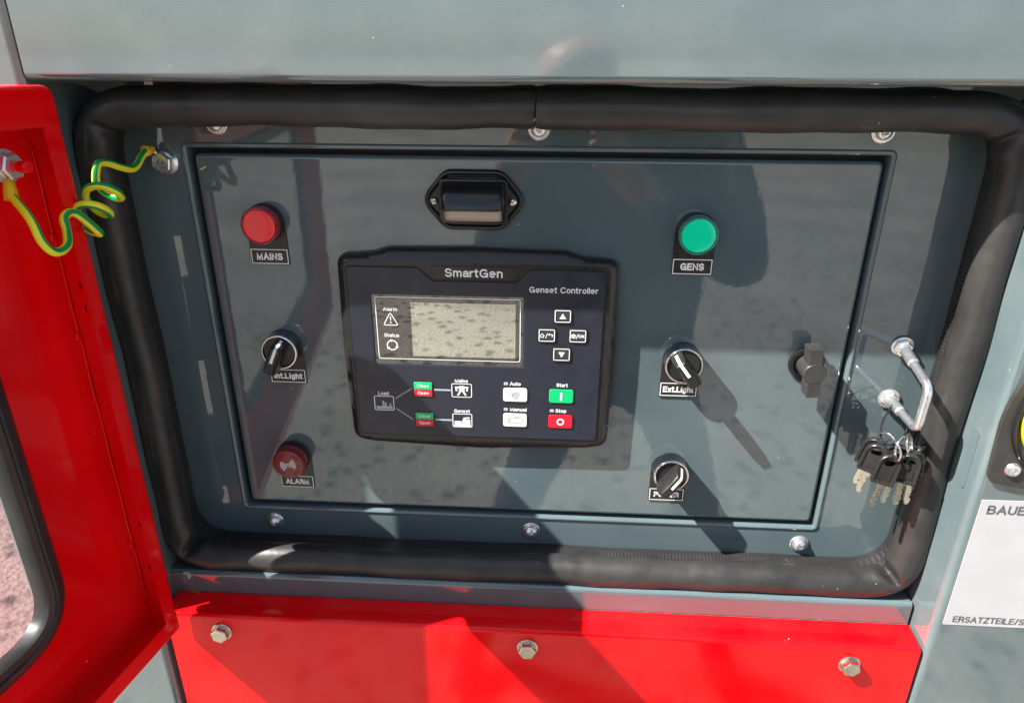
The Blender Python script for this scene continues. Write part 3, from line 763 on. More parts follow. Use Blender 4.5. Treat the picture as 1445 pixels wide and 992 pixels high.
rimo = rounded([(0.1085, -0.0772), (0.1290, -0.0768), (0.1420, -0.0766), (0.2105, -0.0766), (0.2790, -0.0766), (0.2920, -0.0768), (0.3125, -0.0772), (0.3128, -0.1500), (0.3115, -0.2285), (0.3010, -0.2286), (0.2105, -0.2288), (0.1200, -0.2286), (0.1095, -0.2285), (0.1082, -0.1500)],
               [0.006, 0.01, 0.01, 0.05, 0.01, 0.01, 0.006, 0.1, 0.006, 0.02, 0.05, 0.02, 0.006, 0.1], 7)
def lerp2(a, b, t_): return [((1 - t_) * p[0] + t_ * q[0], (1 - t_) * p[1] + t_ * q[1]) for p, q in zip(a, b)]
bm = bmesh.new()
secs = [(inset(sil, 0.001), 0.0), (inset(sil, 0.001), -0.0012), (sil, -0.0022)]
for t_, y_ in ((0.0, -0.0040), (0.10, -0.0062), (0.30, -0.0082), (0.58, -0.0096), (0.85, -0.0106), (1.0, -0.0109)): secs.append((lerp2(sil, rimo, t_), y_))
secs.append((inset(rimo, 0.0006), -0.0110))
loft(bm, secs, True, True)
K(done(bm, 'housing', 'black_plastic', ang=50))
face = rounded([(0.1108, -0.0805), (0.1660, -0.0805), (0.1768, -0.0907), (0.2415, -0.0907), (0.2520, -0.0805), (0.3085, -0.0805), (0.3080, -0.2255), (0.1110, -0.2255)], [0.004, 0.003, 0.003, 0.003, 0.003, 0.004, 0.004, 0.004], 5)
bm = bmesh.new(); bm.faces.new(ringv(bm, inset(face, -0.0007), -0.0112)); K(done(bm, 'groove', 'groove_black'))
# face plate with the screen opening
scr = rect(0.1275, -0.1622, 0.2483, -0.1012, 0.003, 4)
bm = bmesh.new()
FY = -0.0119
lp = capholes(bm, [inset(face, 0.0004), scr], FY)
e0 = ringv(bm, face, -0.0113); bridge(bm, e0, lp[0])
wall = ringv(bm, inset(scr, 0.0007), FY + 0.0003); bridge(bm, lp[1], wall)
wall2 = ringv(bm, inset(scr, 0.0020), -0.0110); bridge(bm, wall, wall2)
fp_ = K(done(bm, 'face_plate', 'face_navy', ang=25))
bm = bmesh.new(); prism(bm, inset(scr, 0.0014), -0.0106, -0.01140); gl_ = K(done(bm, 'screen', 'screen_glass'))
bm = bmesh.new(); prism(bm, rect(0.1591, -0.1535, 0.2409, -0.1085), -0.0113, -0.01150); K(done(bm, 'display', 'lcd'), gl_)
SY = -0.01154
K(flat('frame_line', frame_line(0.1313, -0.1566, 0.2448, -0.1043, 0.00055, 0.002), SY, 'white_print', None), gl_)
def T(s, size, x, z, width=None, material='white_print', y=None, parent=None, align='CENTER', bold=0.17, name='lettering'):
    o = text_obj(s, size, x, z, y if y is not None else FY - 0.00012, material, None, name=name, width=width, align=align, bold=bold)
    return K(o, parent)
T('Alarm', 0.0031, 0.1428, -0.1160, 0.0112, y=SY, parent=gl_, bold=0.15)
T('Status', 0.0031, 0.1428, -0.1378, 0.0120, y=SY, parent=gl_, bold=0.15)
tri = rounded([(0.1428, -0.1172), (0.1486, -0.1277), (0.1370, -0.1277)], 0.0010, 4)
pl = stroke(tri, 0.0006, True) + [[(0.1423, -0.1205), (0.1433, -0.1205), (0.1430, -0.1242), (0.1426, -0.1242)], circ(0.0006, 10, 0.1428, -0.1257)]
K(flat('warning_symbol', pl, SY, 'white_print', None), gl_)
pl = []
for q in range(3):
    a0 = 90 + 120 * q
    pp = [(0.1428 + 0.0040 * math.cos(R(a0 + 15 + a)), -0.1447 + 0.0040 * math.sin(R(a0 + 15 + a))) for a in range(0, 91, 10)]
    pl += stroke(pp, 0.0008)
    pl.append([(0.1428 + r_ * math.cos(R(a_)), -0.1447 + r_ * math.sin(R(a_))) for r_, a_ in ((0.0055, a0 + 14), (0.0027, a0 + 14), (0.0042, a0 - 14))])
K(flat('cycle_symbol', pl, SY, 'white_print', None), gl_)
# name badge
bm = bmesh.new(); bm.faces.new(ringv(bm, rect(0.1767, -0.0894, 0.2416, -0.0790, 0.0006), -0.0112)); K(done(bm, 'badge_groove', 'groove_black'))
bm = bmesh.new(); prism(bm, rect(0.1771, -0.0891, 0.2412, -0.0793, 0.0005), -0.0110, -0.0115, 0.0001, 1); bd = K(done(bm, 'name_badge', 'label_black'))
T('SmartGen', 0.0066, 0.2089, -0.0873, 0.0440, y=-0.01165, parent=bd, bold=0.165)
T('Genset Controller', 0.0046, 0.2773, -0.0982, 0.0522, bold=0.155)
# arrow pad keys
def key(x0, z0, x1, z1, material, r=0.0015, name='key', proud=0.0009, halo=0.0008):
    bm = bmesh.new(); bm.faces.new(ringv(bm, rect(x0 - halo, z0 - halo, x1 + halo, z1 + halo, r + 0.0006), FY - 0.00008)); h_ = K(done(bm, 'key_shadow_gap', 'groove_black'))
    bm = bmesh.new(); prism(bm, rect(x0, z0, x1, z1, r), FY - 0.00005, FY - proud, 0.0004, 2); k_ = K(done(bm, name, material, ang=50))
    h_.parent = k_
    return k_
KY = FY - 0.0011
for (x0, z0, x1, z1), sym in (((0.2705, -0.1221, 0.2840, -0.1110), 'up'), ((0.2585, -0.1382, 0.2722, -0.1270), 'home'), ((0.2826, -0.1382, 0.2963, -0.1270), 'ok'), ((0.2703, -0.1541, 0.2843, -0.1428), 'down')):
    k_ = key(x0, z0, x1, z1, 'key_dark')
    pl = frame_line(x0 + 0.0006, z0 + 0.0006, x1 - 0.0006, z1 - 0.0006, 0.0006, 0.0012)
    cx, cz = (x0 + x1) / 2, (z0 + z1) / 2
    if sym == 'up': pl.append([(cx - 0.0026, cz - 0.0021), (cx + 0.0026, cz - 0.0021), (cx, cz + 0.0024)])
    if sym == 'down': pl.append([(cx - 0.0026, cz + 0.0021), (cx + 0.0026, cz + 0.0021), (cx, cz - 0.0024)])
    if sym == 'home':
        pl += stroke([(cx - 0.0052, cz - 0.0004), (cx - 0.0036, cz + 0.0015), (cx - 0.0020, cz - 0.0004), (cx - 0.0026, cz - 0.0004), (cx - 0.0026, cz - 0.0016), (cx - 0.0046, cz - 0.0016), (cx - 0.0046, cz - 0.0004)], 0.00045, True)
        pl += stroke([(cx - 0.0008, cz - 0.0020), (cx + 0.0006, cz + 0.0018)], 0.0005)
        pl += stroke([(cx + 0.0014, cz + 0.0008), (cx + 0.0040, cz + 0.0008), (cx + 0.0048, cz + 0.0001), (cx + 0.0040, cz - 0.0009)], 0.0006)
        pl.append([(cx + 0.0010, cz + 0.0008), (cx + 0.0024, cz + 0.0019), (cx + 0.0024, cz - 0.0003)])
    if sym == 'ok':
        pl.append(circ(0.0013, 12, cx - 0.0034, cz))
        for q in range(8):
            a_ = q * math.pi / 4; pl += stroke([(cx - 0.0034 + 0.0012 * math.cos(a_), cz + 0.0012 * math.sin(a_)), (cx - 0.0034 + 0.0018 * math.cos(a_), cz + 0.0018 * math.sin(a_))], 0.0006)
        pl += stroke([(cx - 0.0012, cz - 0.0020), (cx + 0.0002, cz + 0.0018)], 0.0005)
    K(flat('symbol', pl, KY, 'white_print', None), k_)
    if sym == 'ok': T('OK', 0.0026, cx + 0.0028, cz - 0.0013, 0.0046, y=KY, parent=k_, bold=0.2)
# mimic diagram
for z0 in (-0.1890, -0.2166):
    k_ = key(0.1585, z0, 0.1735, z0 + 0.0062, 'key_red', 0.0010)
    T('Open', 0.0027, 0.1660, z0 + 0.0021, 0.0092, y=KY, parent=k_, bold=0.15)
    k_ = key(0.1585, z0 + 0.0064, 0.1735, z0 + 0.0126, 'key_green', 0.0010)
    T('Close', 0.0027, 0.1660, z0 + 0.0084, 0.0098, y=KY, parent=k_, bold=0.15)
PY = FY - 0.00015
icons = []
icons.append(frame_line(0.1247, -0.2030, 0.1412, -0.1898, 0.0006, 0.0015))
icons.append(frame_line(0.1892, -0.1890, 0.2058, -0.1766, 0.0006, 0.0015))
icons.append(frame_line(0.1892, -0.2166, 0.2056, -0.2040, 0.0006, 0.0015))
for ic in icons: K(flat('icon_frame', ic, PY, 'white_print', None), fp_)
# factory
x0, z0 = 0.1262, -0.2018
fac = [[(x0, z0), (x0 + 0.0135, z0), (x0 + 0.0135, z0 + 0.0026), (x0, z0 + 0.0026)], [(x0 + 0.0052, z0 + 0.0026), (x0 + 0.0068, z0 + 0.0026), (x0 + 0.0068, z0 + 0.0074), (x0 + 0.0052, z0 + 0.0074)],
       [(x0 + 0.0072, z0 + 0.0026), (x0 + 0.0086, z0 + 0.0026), (x0 + 0.0086, z0 + 0.0060), (x0 + 0.0072, z0 + 0.0060)], [(x0 + 0.0112, z0 + 0.0026), (x0 + 0.0124, z0 + 0.0026), (x0 + 0.0124, z0 + 0.0054), (x0 + 0.0112, z0 + 0.0054)]]
K(flat('factory_symbol', fac, PY, 'grey_print', None), fp_)
# pylon
cx, cz = 0.1975, -0.1828
py_ = [[(cx - 0.0055, cz + 0.0022), (cx + 0.0055, cz + 0.0022), (cx + 0.0055, cz + 0.0034), (cx - 0.0055, cz + 0.0034)], [(cx - 0.0050, cz - 0.0006), (cx - 0.0036, cz - 0.0006), (cx - 0.0036, cz + 0.0022), (cx - 0.0050, cz + 0.0022)],
       [(cx + 0.0050, cz - 0.0006), (cx + 0.0036, cz - 0.0006), (cx + 0.0036, cz + 0.0022), (cx + 0.0050, cz + 0.0022)], [(cx - 0.0022, cz + 0.0040), (cx + 0.0022, cz + 0.0040), (cx + 0.0022, cz - 0.0010), (cx - 0.0022, cz - 0.0010)],
       [(cx - 0.0022, cz - 0.0010), (cx - 0.0004, cz - 0.0010), (cx - 0.0024, cz - 0.0044), (cx - 0.0040, cz - 0.0044)], [(cx + 0.0022, cz - 0.0010), (cx + 0.0004, cz - 0.0010), (cx + 0.0024, cz - 0.0044), (cx + 0.0040, cz - 0.0044)]]
K(flat('pylon_symbol', py_, PY - 0.00003, 'white_print', None), fp_)
# engine set
x0, z0 = 0.1905, -0.2156
en = [[(x0, z0), (x0 + 0.0138, z0), (x0 + 0.0138, z0 + 0.0012), (x0, z0 + 0.0012)], [(x0 + 0.0004, z0 + 0.0016), (x0 + 0.0060, z0 + 0.0016), (x0 + 0.0060, z0 + 0.0046), (x0 + 0.0004, z0 + 0.0046)],
      [(x0 + 0.0063, z0 + 0.0016), (x0 + 0.0134, z0 + 0.0016), (x0 + 0.0134, z0 + 0.0060), (x0 + 0.0070, z0 + 0.0060)], [(x0 + 0.0078, z0 + 0.0064), (x0 + 0.0098, z0 + 0.0064), (x0 + 0.0100, z0 + 0.0080), (x0 + 0.0078, z0 + 0.0080)], [(x0 + 0.0098, z0 + 0.0070), (x0 + 0.0130, z0 + 0.0070), (x0 + 0.0130, z0 + 0.0084), (x0 + 0.0098, z0 + 0.0084)]]
K(flat('engine_symbol', en, PY - 0.00003, 'white_print', None), fp_)
ln = stroke([(0.1430, -0.1915), (0.1558, -0.1828)], 0.0008) + stroke([(0.1430, -0.2012), (0.1558, -0.2104)], 0.0008)
ln += stroke([(0.1756, -0.1828), (0.1880, -0.1828)], 0.0015) + stroke([(0.1756, -0.2103), (0.1880, -0.2103)], 0.0015)
K(flat('circuit_line', ln, PY, 'grey_print', None), fp_)
T('Load', 0.0032, 0.1329, -0.1890, 0.0088, y=PY, parent=fp_, bold=0.19)
T('Mains', 0.0032, 0.1974, -0.1758, 0.0106, y=PY, parent=fp_, bold=0.19)
T('Genset', 0.0032, 0.1973, -0.2032, 0.0130, y=PY, parent=fp_, bold=0.19)
T('Auto', 0.0032, 0.2366, -0.1770, 0.0088, y=PY, parent=fp_, align='LEFT', bold=0.19)
T('Manual', 0.0032, 0.2368, -0.2002, 0.0136, y=PY, parent=fp_, align='LEFT', bold=0.19)
T('Start', 0.0032, 0.2786, -0.1770, 0.0090, y=PY, parent=fp_, bold=0.19)
T('Stop', 0.0032, 0.2740, -0.2002, 0.0088, y=PY, parent=fp_, align='LEFT', bold=0.19)
for x_, z_ in ((0.2318, -0.1768), (0.2318, -0.2000), (0.2694, -0.2000)):
    bm = bmesh.new(); prism(bm, rect(x_, z_, x_ + 0.0034, z_ + 0.0024, 0.0005), FY, FY - 0.0003, 0.0001, 1); K(done(bm, 'status_led', 'grey_print'))
# auto
k_ = key(0.2313, -0.1912, 0.2508, -0.1792, 'key_white', 0.0022); cx, cz = 0.2410, -0.1852; pl = []
for q in range(3):
    a0 = 120 * q + 20
    pp = [(cx + (0.0016 + 0.0024 * k / 12) * math.cos(R(a0 + 14 * k)), cz + (0.0016 + 0.0024 * k / 12) * math.sin(R(a0 + 14 * k))) for k in range(13)]
    pl += stroke(pp, 0.0004)
pl += stroke(circ(0.0014, 14, cx, cz), 0.0004, True)
K(flat('symbol', pl, KY, 'dark_print', None), k_)
# manual: hand outline
k_ = key(0.2313, -0.2143, 0.2508, -0.2023, 'key_white', 0.0022); cx, cz = 0.2410, -0.2083
hand = [(-0.0062, 0.0012), (-0.0050, 0.0022), (-0.0034, 0.0016), (-0.0016, 0.0030), (0.0040, 0.0032), (0.0064, 0.0004), (0.0044, -0.0036), (0.0030, -0.0022), (-0.0030, -0.0022), (-0.0058, -0.0020), (-0.0060, -0.0010), (-0.0034, -0.0004), (-0.0044, 0.0006)]
pl = stroke([(cx + a_, cz + b_) for a_, b_ in hand], 0.00035, True)
for q in (0.0, 0.0014, 0.0028): pl += stroke([(cx - 0.0004 + q, cz + 0.0031), (cx + 0.0006 + q, cz + 0.0018)], 0.0003)
K(flat('symbol', pl, KY, 'dark_print', None), k_)
k_ = key(0.2685, -0.1912, 0.2880, -0.1792, 'key_green', 0.0022)
K(flat('symbol', [rect(0.2774, -0.1888, 0.2790, -0.1816)], KY, 'white_print', None), k_)
k_ = key(0.2685, -0.2143, 0.2880, -0.2023, 'key_red', 0.0022)
K(flat('symbol', stroke(circ(0.0025, 24, 0.2782, -0.2083), 0.0012, True), KY, 'white_print', None), k_)

# ------------------------------------------------------------------ quarter-turn latch
la = empty('door_latch', (0.4710, 0, -0.1555), 'dark grey plastic T-handle latch on round escutcheon right of the switches', 'latch', rot=(0, R(-5), 0))
bm = bmesh.new(); lathe(bm, [(0.0142, 0.0), (0.0142, -0.0012), (0.0136, -0.0030), (0.0118, -0.0036), (0.0104, -0.0030), (0.0098, -0.0014), (0.0, -0.0014)], 44); done(bm, 'escutcheon', 'black_gloss', la, ang=45)
bm = bmesh.new(); lathe(bm, [(0.0086, -0.0012), (0.0086, -0.0205), (0.0080, -0.0212), (0.0, -0.0212)], 40); done(bm, 'hub', 'handle_plastic', la, ang=35)
bm = bmesh.new(); box(bm, -0.0050, 0.0050, -0.0070, -0.0210, -0.0202, 0.0202, 0.0006, 2); 
done(bm, 'handle_bar', 'handle_plastic', la, ang=35)

# ------------------------------------------------------------------ U-shaped rod with lock nuts
hk = empty('steel_hook', (0.5408, 0, -0.161), 'bent zinc-plated U rod fixed by two nuts right of the inner door', 'hook')
top_b, top_e, bot_e, bot_b = Vector((0.0004, 0.0, 0.0225)), Vector((-0.0035, -0.0560, 0.0130)), Vector((-0.0045, -0.0560, -0.0210)), Vector((-0.0005, 0.0, -0.0230))
def fillet(a, b, c, r, n=8):
    u = (a - b).normalized(); w = (c - b).normalized(); return [((b + u * r) * (1 - k / n) ** 2 + b * 2 * (k / n) * (1 - k / n) + (b + w * r) * (k / n) ** 2) for k in range(n + 1)]
bm = bmesh.new(); tube(bm, [top_b, top_b.lerp(top_e, 0.5)] + fillet(top_b, top_e, bot_e, 0.008) + fillet(top_e, bot_e, bot_b, 0.008) + [bot_b.lerp(bot_e, 0.5), bot_b], 0.0031, 16)
done(bm, 'rod', 'zinc', hk, ang=60)
for b_, e_ in ((top_b, top_e), (bot_b, bot_e)):
    d_ = (e_ - b_).normalized(); q = Vector((0, -1, 0)).rotation_difference(d_).to_matrix().to_4x4()
    bm = bmesh.new(); lathe(bm, [(0.0030, -0.0005), (0.0082, -0.0002), (0.0082, -0.0014), (0.0034, -0.0016)], 32)
    hp = hexpts(0.0066, 0.3); loft(bm, [(inset(hp, 0.0005), -0.0016), (hp, -0.0022), (hp, -0.0052), (inset(hp, 0.0007), -0.0060)])
    bm.transform(Matrix.Translation(b_) @ q); nn_ = done(bm, 'lock_nut', 'zinc', hk, ang=30)
    bm = bmesh.new(); lathe(bm, [(0.0031, -0.0060), (0.0041, -0.0062), (0.0041, -0.0250), (0.0031, -0.0258)], 24); bm.transform(Matrix.Translation(b_) @ q); done(bm, 'sleeve', 'zinc', hk, ang=40)

# ------------------------------------------------------------------ keys on rings
KC = Vector((0.5340, -0.034, -0.2040))
bm = bmesh.new()
lp = catmull([(0.5395, -0.0150, -0.1808), (0.5338, -0.0190, -0.1835), (0.5265, -0.0260, -0.1925), (0.5245, -0.0330, -0.2020), (0.5290, -0.0370, -0.2060), (0.5385, -0.0345, -0.2030), (0.5455, -0.0270, -0.1950), (0.5455, -0.0190, -0.1850)], 8, True)
tube(bm, lp, 0.0008, 8, closed=True)
tag(done(bm, 'key_loop', 'black_gloss'), 'thin dark wire loop hung over the lower arm of the U rod', 'wire loop')
def split_ring(c, nrm, r, label):
    bm = bmesh.new(); nrm = Vector(nrm).normalized(); u = nrm.cross(Vector((0.2, 0.9, 0.3))).normalized(); w = nrm.cross(u)
    pth = [Vector(c) + (u * math.cos(a_ * 0.25) + w * math.sin(a_ * 0.25)) * r + nrm * (0.0011 * a_ / 50) for a_ in range(50)]
    tube(bm, pth, 0.00062, 8)
    return tag(done(bm, 'key_ring', 'chrome', ang=60), label, 'key ring', 'steel rings on the key bunch')
split_ring((0.5262, -0.0380, -0.2030), (0.75, 0.60, 0.1), 0.0078, 'leftmost steel split ring of the key bunch, behind the left keys')
split_ring((0.5292, -0.0440, -0.2065), (0.95, 0.25, 0.1), 0.0085, 'steel split ring through the bow of the frontmost key')
split_ring((0.5370, -0.0420, -0.2045), (0.55, -0.80, 0.1), 0.0095, 'larger round steel split ring right of the frontmost key')
split_ring((0.5440, -0.0370, -0.2050), (0.75, -0.50, 0.3), 0.0085, 'rightmost steel split ring of the key bunch, holding the right keys')
def make_key(loc, rot, label, blade_len=0.0200, seed=0):
    t = empty('key', loc, label, 'key', 'keys hanging from the U rod', rot=rot); t.scale = (0.99, 0.99, 0.99)
    # bow: arched plastic head, hole near the top; z downwards from 0
    W_ = 0.0088; H_ = 0.0262
    out = [(W_ * math.cos(R(a)), -0.0092 + 0.0092 * math.sin(R(a))) for a in range(0, 181, 12)] + [(-W_, -H_ + 0.001), (-W_ + 0.001, -H_), (W_ - 0.001, -H_), (W_, -H_ + 0.001)]
    bm = bmesh.new()
    hole = [(0.0044 * math.cos(R(a)), -0.0078 + 0.0030 * math.sin(R(a))) for a in range(0, 360, 24)]
    f = capholes(bm, [inset(out, 0.0030), hole], -0.0013); b = capholes(bm, [inset(out, 0.0030), hole], 0.0013)
    bridge(bm, f[1], b[1])
    pr = [f[0]]
    for ins, y_ in ((0.0024, -0.0024), (0.0012, -0.0027), (0.0003, -0.0020), (0.0, 0.0), (0.0003, 0.0020), (0.0012, 0.0027), (0.0024, 0.0024)):
        pr.append(ringv(bm, inset(out, ins), y_))
    pr.append(b[0])
    for a_, c_ in zip(pr, pr[1:]): bridge(bm, a_, c_)
    # raised panel and hole rim
    for s_ in (-1, 1):
        loft(bm, [(rect(-0.0050, -0.0215, 0.0050, -0.0140, 0.0008, 2), s_ * 0.0012), (rect(-0.0048, -0.0213, 0.0048, -0.0142, 0.0008, 2), s_ * 0.0018)], False, True)
    done(bm, 'bow', 'black_plastic', t, ang=45)
    kr = random.Random(seed)
    L = [(-0.0027, -H_ + 0.002)]; z_ = -H_
    L += [(-0.0027, -H_ - blade_len + 0.004), (-0.0012, -H_ - blade_len), (0.0012, -H_ - blade_len + 0.0004), (0.0022, -H_ - blade_len + 0.003)]
    z_ = -H_ - blade_len + 0.003
    while z_ < -H_ - 0.003:
        d_ = kr.choice((0.0006, 0.0014, 0.0021)); L += [(d_ + 0.0006, z_ + 0.0007), (d_, z_ + 0.0014), (d_ + 0.0003, z_ + 0.0021)]; z_ += 0.0025
    L += [(0.0028, -H_ - 0.001), (0.0028, -H_ + 0.002)]
    bm = bmesh.new(); prism(bm, L, 0.0009, -0.0009, 0.0); bl = done(bm, 'blade', 'nickel_silver', t, ang=25)
    bm = bmesh.new(); prism(bm, [(-0.0010, -H_), (-0.0010, -H_ - blade_len + 0.003), (0.0002, -H_ - blade_len + 0.003), (0.0002, -H_)], 0.0011, -0.0011); done(bm, 'milled_groove', 'nickel_silver', bl)
    return t
make_key((0.5235, -0.0330, -0.2030), (R(-4), R(12), R(-38)), 'rearmost key at the left of the hanging bunch', 0.0180, 1)
make_key((0.5220, -0.0400, -0.2035), (R(-3), R(10), R(-28)), 'left key of the bunch, half behind the frontmost key', 0.0195, 2)
make_key((0.5365, -0.0375, -0.2100), (R(2), R(-1), R(20)), 'key hanging just behind the frontmost key, blade beside its blade', 0.0235, 3)
make_key((0.5405, -0.0350, -0.2070), (R(1), R(3), R(-8)), 'middle key hanging deep inside the bunch below the rings', 0.0225, 8)
make_key((0.5440, -0.0450, -0.2080), (R(-3), R(4), R(-22)), 'key turned half edge-on between the frontmost and right keys', 0.0200, 9)
make_key((0.5300, -0.0455, -0.2090), (R(-6), R(10), R(-14)), 'frontmost key of the bunch with embossed black bow', 0.0205, 4)
make_key((0.5570, -0.0330, -0.2075), (R(2), R(-6), R(26)), 'rear key at the right of the hanging bunch, next to the seal', 0.0190, 5)
make_key((0.5490, -0.0400, -0.2085), (R(-2), R(-2), R(10)), 'right key of the bunch, in front of the rear right key', 0.0215, 6)

# ------------------------------------------------------------------ earth bolt and earth wire
eb = empty('earth_bolt', (-0.0215, 0, -0.0062), 'shiny flanged hex bolt with stamped head at the end of the yellow-green wire', 'bolt')
bm = bmesh.new(); lathe(bm, [(0.0, 0.0002), (0.0096, 0.0), (0.0096, -0.0012), (0.0076, -0.0036), (0.0, -0.0036)], 36); done(bm, 'flange', 'zinc', eb)
hp = hexpts(0.0077, 0.35); bm = bmesh.new(); loft(bm, [(hp, -0.0030), (hp, -0.0078), (inset(hp, 0.0007), -0.0086)]); hd = done(bm, 'head', 'zinc', eb, ang=25)
text_obj('8.8', 0.0030, 0.0, -0.0014, -0.00872, 'dark_print', hd, bold=0.2)
wire = empty('earth_wire', (-0.03, -0.03, -0.02), 'yellow and green striped coiled earth wire between red door and recess', 'wire')
def WR(o): o.parent = wire; o.matrix_parent_inverse = Matrix.Translation((0.03, 0.03, 0.02)); return o
# door frame first: e along the door away from the hinge, inner face towards +X
HINGE = Vector((-0.0380, -0.0820, 0.0)); De = Vector((-0.165, -0.9863, 0)).normalized(); Dn = Vector((0.9863, -0.165, 0)).normalized()   # Dn: towards the recess side
STUD_S, STUD_Z = 0.0345, 0.0058
stud_base = HINGE + De * STUD_S - Dn * 0.025 + Vector((0, 0, STUD_Z))
ring_pt = stud_base + Dn * 0.012
seg1 = [(-0.0275, -0.0125, 0.0030), (-0.0284, -0.0190, -0.0004), (-0.0291, -0.0260, -0.0057), (-0.0306, -0.0320, -0.0073), (-0.0334, -0.0400, -0.0045), (-0.0362, -0.0480, -0.0010), (-0.0385, -0.0550, -0.0012)]
hel = []
h0 = Vector((-0.0300, -0.0590, -0.0125)); h1 = Vector((-0.0335, -0.0900, -0.0350)); ax = (h1 - h0).normalized()
hu = (Vector((-1, 0, 0.10)) - ax * Vector((-1, 0, 0.10)).dot(ax)).normalized(); hv = ax.cross(hu)
turns = 2.45
for k in range(int(turns * 12) + 1):
    a_ = 2 * math.pi * k / 12; f = k / (turns * 12); rr2 = 0.0098 - 0.0014 * f
    hel.append(h0.lerp(h1, f) + (hu * math.cos(a_) + hv * math.sin(a_)) * rr2)
seg2 = [(-0.0330, -0.0960, -0.0252), (-0.0352, -0.1040, -0.0262), (-0.0320, -0.1090, -0.0345), (-0.0285, -0.1170, -0.0410), (-0.0300, -0.1260, -0.0425), (-0.0335, -0.1300, -0.0350), (-0.0385, -0.1280, -0.0220)]
endp = ring_pt + Vector((0.002, -0.004, -0.0160))
full = catmull(seg1 + [tuple(p) for p in hel] + seg2 + [tuple(endp)], 6)
bm = bmesh.new()
def stripe(i, k): return 1 if (k % 16) in (1, 2, 3, 9, 10, 11) else 0
tube(bm, full, 0.0026, 16, mat_fn=stripe)
WR(done(bm, 'insulation', ['wire_yellow', 'wire_green'], ang=60))
for p_, q_, r_ in ((full[0], Vector((-0.0262, -0.0065, 0.0035)), None), (full[-1], ring_pt + Vector((0, 0, -0.0055)), None)):
    d_ = (q_ - p_); bm = bmesh.new()
    tube(bm, [p_ - d_ * 0.25, p_ + d_ * 0.15, p_ + d_ * 0.5, p_ + d_ * 0.75, p_ + d_ * 0.95], 0.004, 14, rad_fn=lambda t_, i: (0.0040, 0.0038, 0.0032, 0.0031, 0.0026)[i])
    tm = WR(done(bm, 'terminal_sleeve', 'terminal_yellow', ang=60))
    c_ = q_ + (Vector((-0.0215, -0.0035, -0.0062)) - q_) * 1.0 if p_ is full[0] else ring_pt
    nrm = Vector((0, -1, 0)) if p_ is full[0] else Dn
    u = nrm.cross(Vector((0, 0, 1))).normalized(); w_ = nrm.cross(u)
    bm = bmesh.new(); tube(bm, [c_ + (u * math.cos(2 * math.pi * k / 20) + w_ * math.sin(2 * math.pi * k / 20)) * 0.0046 for k in range(20)], 0.0011, 6, closed=True)
    tube(bm, [q_ - d_ * 0.1, c_ + (q_ - c_).normalized() * 0.0046], 0.0011, 6)
    rg = done(bm, 'terminal_ring', 'zinc', tm, ang=60)

# ------------------------------------------------------------------ open red door with window
RD = empty('access_door', tuple(HINGE + Vector((0, 0, -0.380))), 'open bright red access door with window and folded edges at the left', 'door')
RD.matrix_world = Matrix.Translation(HINGE + Vector((0, 0, -0.380))) @ Matrix((De, Dn, Vector((0, 0, 1)))).transposed().to_4x4()
# local: x along the door from the hinge, y towards the recess side (lip plane y=0, skin y=-0.025), z up from the door bottom
DW, DH, DT = 0.640, 0.4300, 0.025
win = rounded([(0.0760, 0.0720), (0.5700, 0.0720), (0.5700, 0.3500), (0.0760, 0.3500)], 0.040, 10)
outer = rounded([(0, 0), (DW, 0), (DW, DH), (0, DH)], [0.001, 0.004, 0.004, 0.008], 4)
inner_lip = rounded([(0.0135, 0.0165), (DW - 0.0135, 0.0165), (DW - 0.0135, DH - 0.0235), (0.0135, DH - 0.0235)], 0.0005, 4)
bm = bmesh.new()
plate_holes(bm, [outer, win], -DT - 0.0015, -DT)
done(bm, 'outer_skin', 'paint_red', RD, ang=30)
bm = bmesh.new()
t_ = 0.0015
a0 = ringv(bm, outer, -DT + 0.0002); a1 = ringv(bm, outer, -0.0022); a2 = ringv(bm, inset(outer, 0.0006), -0.0007); a3 = ringv(bm, inset(outer, 0.0022), 0.0)
bridge(bm, a0, a1); bridge(bm, a1, a2); bridge(bm, a2, a3)
b3 = ringv(bm, inset(outer, 0.0025), -0.0015); b1 = ringv(bm, inset(outer, 0.0015), -0.0025); b0 = ringv(bm, inset(outer, 0.0015), -DT + 0.0002)
bridge(bm, b3, b1); bridge(bm, b1, b0); bridge(bm, a0, b0)
lpo = capholes(bm, [inset(outer, 0.0022), inner_lip], 0.0); lpi = capholes(bm, [inset(outer, 0.0025), inner_lip], -0.0015)
bridge(bm, lpo[1], lpi[1])
done(bm, 'folded_edge', 'paint_red', RD, ang=45)
for zz in (0.285, 0.302, 0.105, 0.062):                        # hinge screw holes in the side return
    bm = bmesh.new()
    y_ = -0.0125
    vs2 = [bm.verts.new((0.00165, y_ + 0.0030 * math.cos(2 * math.pi * k / 20), zz + 0.0036 * math.sin(2 * math.pi * k / 20))) for k in range(20)]
    vb = [bm.verts.new((-0.0002, v_.co.y, v_.co.z)) for v_ in vs2]
    bm.faces.new(vs2); bridge(bm, vs2, vb)
    done(bm, 'screw_hole', 'alarm_dark', RD)
# weld bead / fold line along the inside corner
bm = bmesh.new()
wp = [(0.0030 + 0.0004 * math.sin(k * 1.3), -DT + 0.0006, 0.03 + k * 0.0125) for k in range(30)]
tube(bm, wp, 0.0009, 6); done(bm, 'weld_seam', 'paint_red', RD, ang=70)
for zz in (0.265, 0.085, 0.335):
    bm = bmesh.new(); bmesh.ops.create_icosphere(bm, subdivisions=2, radius=0.0022); bm.transform(Matrix.Translation((0.0042, -DT + 0.001, zz)) @ Matrix.Diagonal((1, 0.6, 1.6, 1))); done(bm, 'weld_spot', 'paint_red', RD, ang=70)
